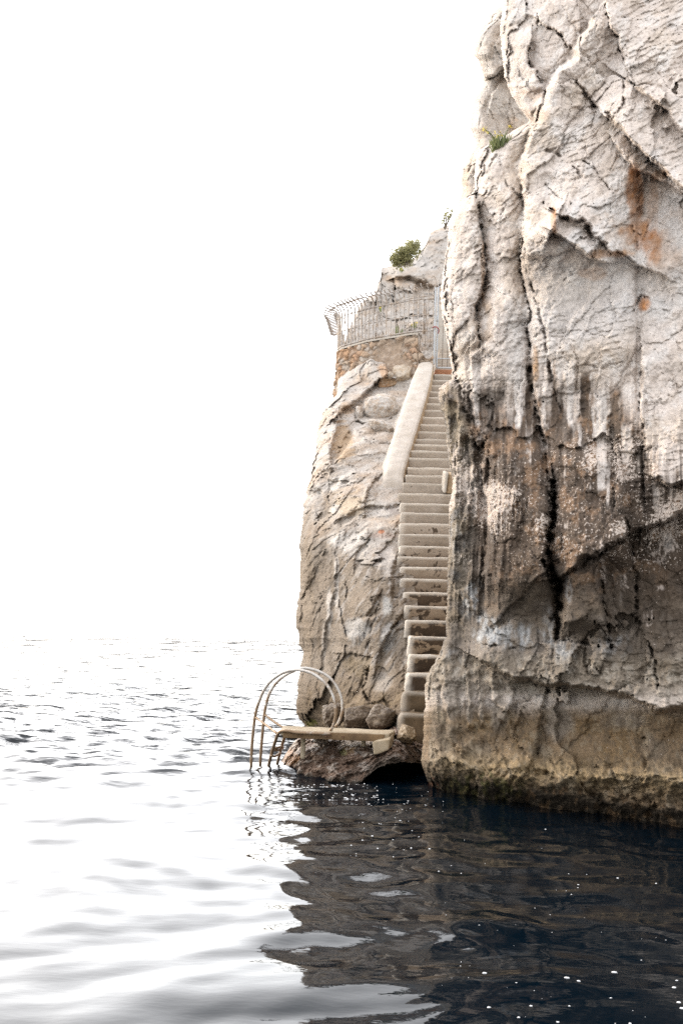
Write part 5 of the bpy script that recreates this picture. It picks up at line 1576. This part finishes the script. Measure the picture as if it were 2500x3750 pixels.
# wind ripples too small for the mesh: tilt the normal directly, more of it in open water
def ripple(scale, amp, y0, y1, xmul, th_, prev):
    mp = N(nt, 'ShaderNodeMapping')
    mp.inputs['Rotation'].default_value = (0, 0, math.radians(9))
    mp.inputs['Scale'].default_value = (xmul, 1.3, 1.0)
    L.new(geo.outputs['Position'], mp.inputs['Vector'])
    nz_ = N(nt, 'ShaderNodeTexNoise', Scale=scale, Detail=3.0, Roughness=0.6)
    L.new(mp.outputs[0], nz_.inputs['Vector'])
    sb = N(nt, 'ShaderNodeVectorMath', operation='SUBTRACT')
    L.new(nz_.outputs['Color'], sb.inputs[0])
    sb.inputs[1].default_value = (0.5, 0.5, 0.5)
    fl_ = N(nt, 'ShaderNodeVectorMath', operation='MULTIPLY')
    L.new(sb.outputs[0], fl_.inputs[0])
    fl_.inputs[1].default_value = (0.6, 1.0, 0.0)
    mq = N(nt, 'ShaderNodeMapRange')
    for k_, v_ in (('From Min', y0), ('From Max', y1), ('To Min', 0.0), ('To Max', amp)):
        mq.inputs[k_].default_value = v_
    L.new(sep.outputs['Y'], mq.inputs['Value'])
    # the steep faces of wavelets, leaning towards the shore
    st_ = ramp(nt, nz_.outputs['Fac'], [(th_, 0.0), (th_ + 0.075, 1.0)])
    ff_ = N(nt, 'ShaderNodeVectorMath', operation='SCALE')
    ff_.inputs[0].default_value = (0.05, -0.36, 0.0)
    L.new(st_, ff_.inputs['Scale'])
    f2_ = N(nt, 'ShaderNodeVectorMath', operation='ADD')
    L.new(fl_.outputs[0], f2_.inputs[0])
    L.new(ff_.outputs[0], f2_.inputs[1])
    sc__ = N(nt, 'ShaderNodeVectorMath', operation='SCALE')
    L.new(f2_.outputs[0], sc__.inputs[0])
    L.new(mq.outputs[0], sc__.inputs['Scale'])
    ad_ = N(nt, 'ShaderNodeVectorMath', operation='ADD')
    L.new(prev, ad_.inputs[0])
    L.new(sc__.outputs[0], ad_.inputs[1])
    return ad_.outputs[0]


nrm_out = bp1.outputs['Normal']
for sc_w, am_w, ya_w, yb_w, xm_w, th_w in ((3.6, 1.0, 9.5, 14.0, 0.7, 0.55), (1.4, 1.1, 13.0, 26.0, 0.9, 0.545), (0.42, 1.4, 24.0, 55.0, 2.2, 0.535), (0.08, 2.0, 45.0, 110.0, 4.0, 0.535), (0.02, 2.2, 90.0, 260.0, 8.0, 0.52)):
    nrm_out = ripple(sc_w, am_w, ya_w, yb_w, xm_w, th_w, nrm_out)
nn_ = N(nt, 'ShaderNodeVectorMath', operation='NORMALIZE')
L.new(nrm_out, nn_.inputs[0])
L.new(nn_.outputs[0], b.inputs['Normal'])
M['sea'] = m
tag(link('sea', grid_mesh('sea', Ps, flip=True), m), 'calm pale sea reaching to a white horizon, dark under the cliff', 'sea', kind='structure')

# foam flecks floating on the water
cf = crop(1600, 2900, 1.7422)
flecks = [(p, r_) for p, r_ in zip(cf(1128, 1145, 302, 1172, 824, 1210, 900, 1226, 1510, 1245, 1540, 1343, 1560, 1380, 329, 1382, 597, 1372, 842, 1370, 520, 1456, 768, 1475, 1228, 1473, 1105, 1318, 1300, 1068, 1150, 549, 1394, 597,
                                       899, 597, 896, 617, 855, 662, 690, 242, 10, 505, 153, 517, 838, 515, 1525, 1200, 503, 1252, 1456, 955, 267, 885),
                                    [9, 8, 9, 7, 9, 8, 9, 7, 6, 5, 6, 6, 7, 4, 3, 5, 4, 3.5, 3, 3, 3.5, 3, 3, 2.5, 5, 3, 2.5, 2.5])]
fr = np.random.RandomState(3)
for _ in range(95):
    flecks.append(((1060 + 330 * fr.rand() ** 1.2, 2868 + 62 * fr.rand() ** 1.3), 2 + 3.5 * fr.rand() ** 2))
for _ in range(36):
    flecks.append(((1300 + 350 * fr.rand(), 2870 + 150 * fr.rand()), 1.4 + 1.6 * fr.rand() ** 2))
for _ in range(34):
    flecks.append(((1550 + 950 * fr.rand(), 3050 + 700 * fr.rand()), 1.2 + 1.6 * fr.rand() ** 3))
for _ in range(16):
    flecks.append(((1280 + 300 * fr.rand(), 2990 + 160 * fr.rand()), 2.2 + 3 * fr.rand() ** 2))
bm = bmesh.new()
for (fx, fy), fr_ in flecks:
    c = on_z(fx, fy, 0.0)
    rr = fr_ * 0.6 / F * c.y
    zz = float(wave_z(np.array([c.x]), np.array([c.y]))[0])
    c.z = zz + 0.001
    st = 1.3 + 0.9 * fr.rand()
    a0 = fr.rand() * 6.28
    ring = []
    top = bm.verts.new(c + Vector((0, 0, rr * 0.55)))
    for k in range(9):
        a = a0 + 2 * math.pi * k / 9
        q = rr * (0.75 + 0.45 * fr.rand())
        ring.append((bm.verts.new(c + Vector((math.cos(a) * q * st * 0.7, math.sin(a) * q * 0.7, rr * 0.4))), bm.verts.new(c + Vector((math.cos(a) * q * st, math.sin(a) * q, -rr * 0.3)))))
    for k in range(9):
        a, b_ = ring[k], ring[(k + 1) % 9]
        bm.faces.new((top, a[0], b_[0]))
        bm.faces.new((a[0], a[1], b_[1], b_[0]))
tag(link('foam', bm_mesh(bm, 'foam'), M['foam']), 'white foam flecks drifting on the dark water by the rocks', 'foam', kind='stuff')

# ================================================================= SKY, SUN, CAMERA
SKY_GLOW, SKY_FILL = 22.0, 13.0
SUN_AZ = math.radians(-52)      # from +Y towards -X
SUN_EL = math.radians(24)
world = bpy.data.worlds.new('World')
scene.world = world
world.use_nodes = True
wn = world.node_tree
for n_ in list(wn.nodes):
    wn.nodes.remove(n_)
out = wn.nodes.new('ShaderNodeOutputWorld')
bg = wn.nodes.new('ShaderNodeBackground')
sky = wn.nodes.new('ShaderNodeTexSky')
sky.sky_type = 'NISHITA'
sky.sun_disc = False
sky.sun_elevation = SUN_EL
sky.sun_rotation = SUN_AZ
sky.air_density = 1.0
sky.dust_density = 2.0
sky.ozone_density = 1.0
bg.inputs['Strength'].default_value = 0.12
# glow added to the sky: off-sun lobe brightens the water, base fills the rock
GA, GE = math.radians(-27), math.radians(18)
tc = wn.nodes.new('ShaderNodeTexCoord')
dt = N(wn, 'ShaderNodeVectorMath', operation='DOT_PRODUCT')
wn.links.new(tc.outputs['Generated'], dt.inputs[0])
dt.inputs[1].default_value = (math.sin(GA) * math.cos(GE), math.cos(GA) * math.cos(GE), math.sin(GE))
mrw = N(wn, 'ShaderNodeMapRange')
for k_, v_ in (('From Min', 0.5), ('From Max', 1.0), ('To Min', 0.0), ('To Max', 1.0)):
    mrw.inputs[k_].default_value = v_
wn.links.new(dt.outputs['Value'], mrw.inputs['Value'])
pw_ = N(wn, 'ShaderNodeMath', operation='POWER')
wn.links.new(mrw.outputs[0], pw_.inputs[0])
pw_.inputs[1].default_value = 2.0
ma = N(wn, 'ShaderNodeMath', operation='MULTIPLY_ADD')
sz = N(wn, 'ShaderNodeSeparateXYZ')
wn.links.new(tc.outputs['Generated'], sz.inputs[0])
mz = N(wn, 'ShaderNodeMapRange', interpolation_type='SMOOTHSTEP')
for k_, v_ in (('From Min', 0.52), ('From Max', 1.0), ('To Min', 1.0), ('To Max', 0.0)):
    mz.inputs[k_].default_value = v_
wn.links.new(sz.outputs['Z'], mz.inputs['Value'])
mm_ = N(wn, 'ShaderNodeMath', operation='MULTIPLY')
wn.links.new(pw_.outputs[0], mm_.inputs[0])
wn.links.new(mz.outputs[0], mm_.inputs[1])
my_ = N(wn, 'ShaderNodeMath', operation='MULTIPLY_ADD')
wn.links.new(sz.outputs['Z'], my_.inputs[0])
my_.inputs[1].default_value = 0.35 * SKY_FILL
my_.inputs[2].default_value = 0.8 * SKY_FILL
wn.links.new(mm_.outputs[0], ma.inputs[0])
ma.inputs[1].default_value = SKY_GLOW
wn.links.new(my_.outputs[0], ma.inputs[2])
cb_ = N(wn, 'ShaderNodeVectorMath', operation='SCALE')
cb_.inputs[0].default_value = (1.0, 0.975, 0.95)
wn.links.new(ma.outputs[0], cb_.inputs['Scale'])
av = N(wn, 'ShaderNodeVectorMath', operation='ADD')
wn.links.new(sky.outputs[0], av.inputs[0])
wn.links.new(cb_.outputs[0], av.inputs[1])
wn.links.new(av.outputs[0], bg.inputs['Color'])
wn.links.new(bg.outputs[0], out.inputs['Surface'])

sd = bpy.data.lights.new('sun', 'SUN')
sd.energy = 0.95
sd.angle = math.radians(9)
sd.color = (1.0, 0.88, 0.72)
so = bpy.data.objects.new('sun', sd)
COL.objects.link(so)
sv = Vector((math.sin(SUN_AZ) * math.cos(SUN_EL), math.cos(SUN_AZ) * math.cos(SUN_EL), math.sin(SUN_EL)))
so.rotation_euler = sv.to_track_quat('Z', 'Y').to_euler()
so.location = sv * 60

cd = bpy.data.cameras.new('camera')
cam = bpy.data.objects.new('camera', cd)
COL.objects.link(cam)
cd.sensor_width = 36.0
cd.lens = 35.0
cd.shift_y = (CY - 1875.0) / 3750.0
cd.clip_start = 0.05
cd.clip_end = 20000
cam.location = (0, 0, CAMZ)
cam.rotation_euler = (Matrix.Rotation(math.pi / 2, 3, 'X') @ Matrix.Rotation(ROLL, 3, 'Z')).to_euler()
scene.camera = cam

scene.render.resolution_x = 682
scene.render.resolution_y = 1024
scene.view_settings.view_transform = 'Standard'
scene.view_settings.look = 'None'
scene.view_settings.exposure = 0.36
scene.view_settings.gamma = 1.0
scene.cycles.max_bounces = 6
scene.cycles.use_denoising = False
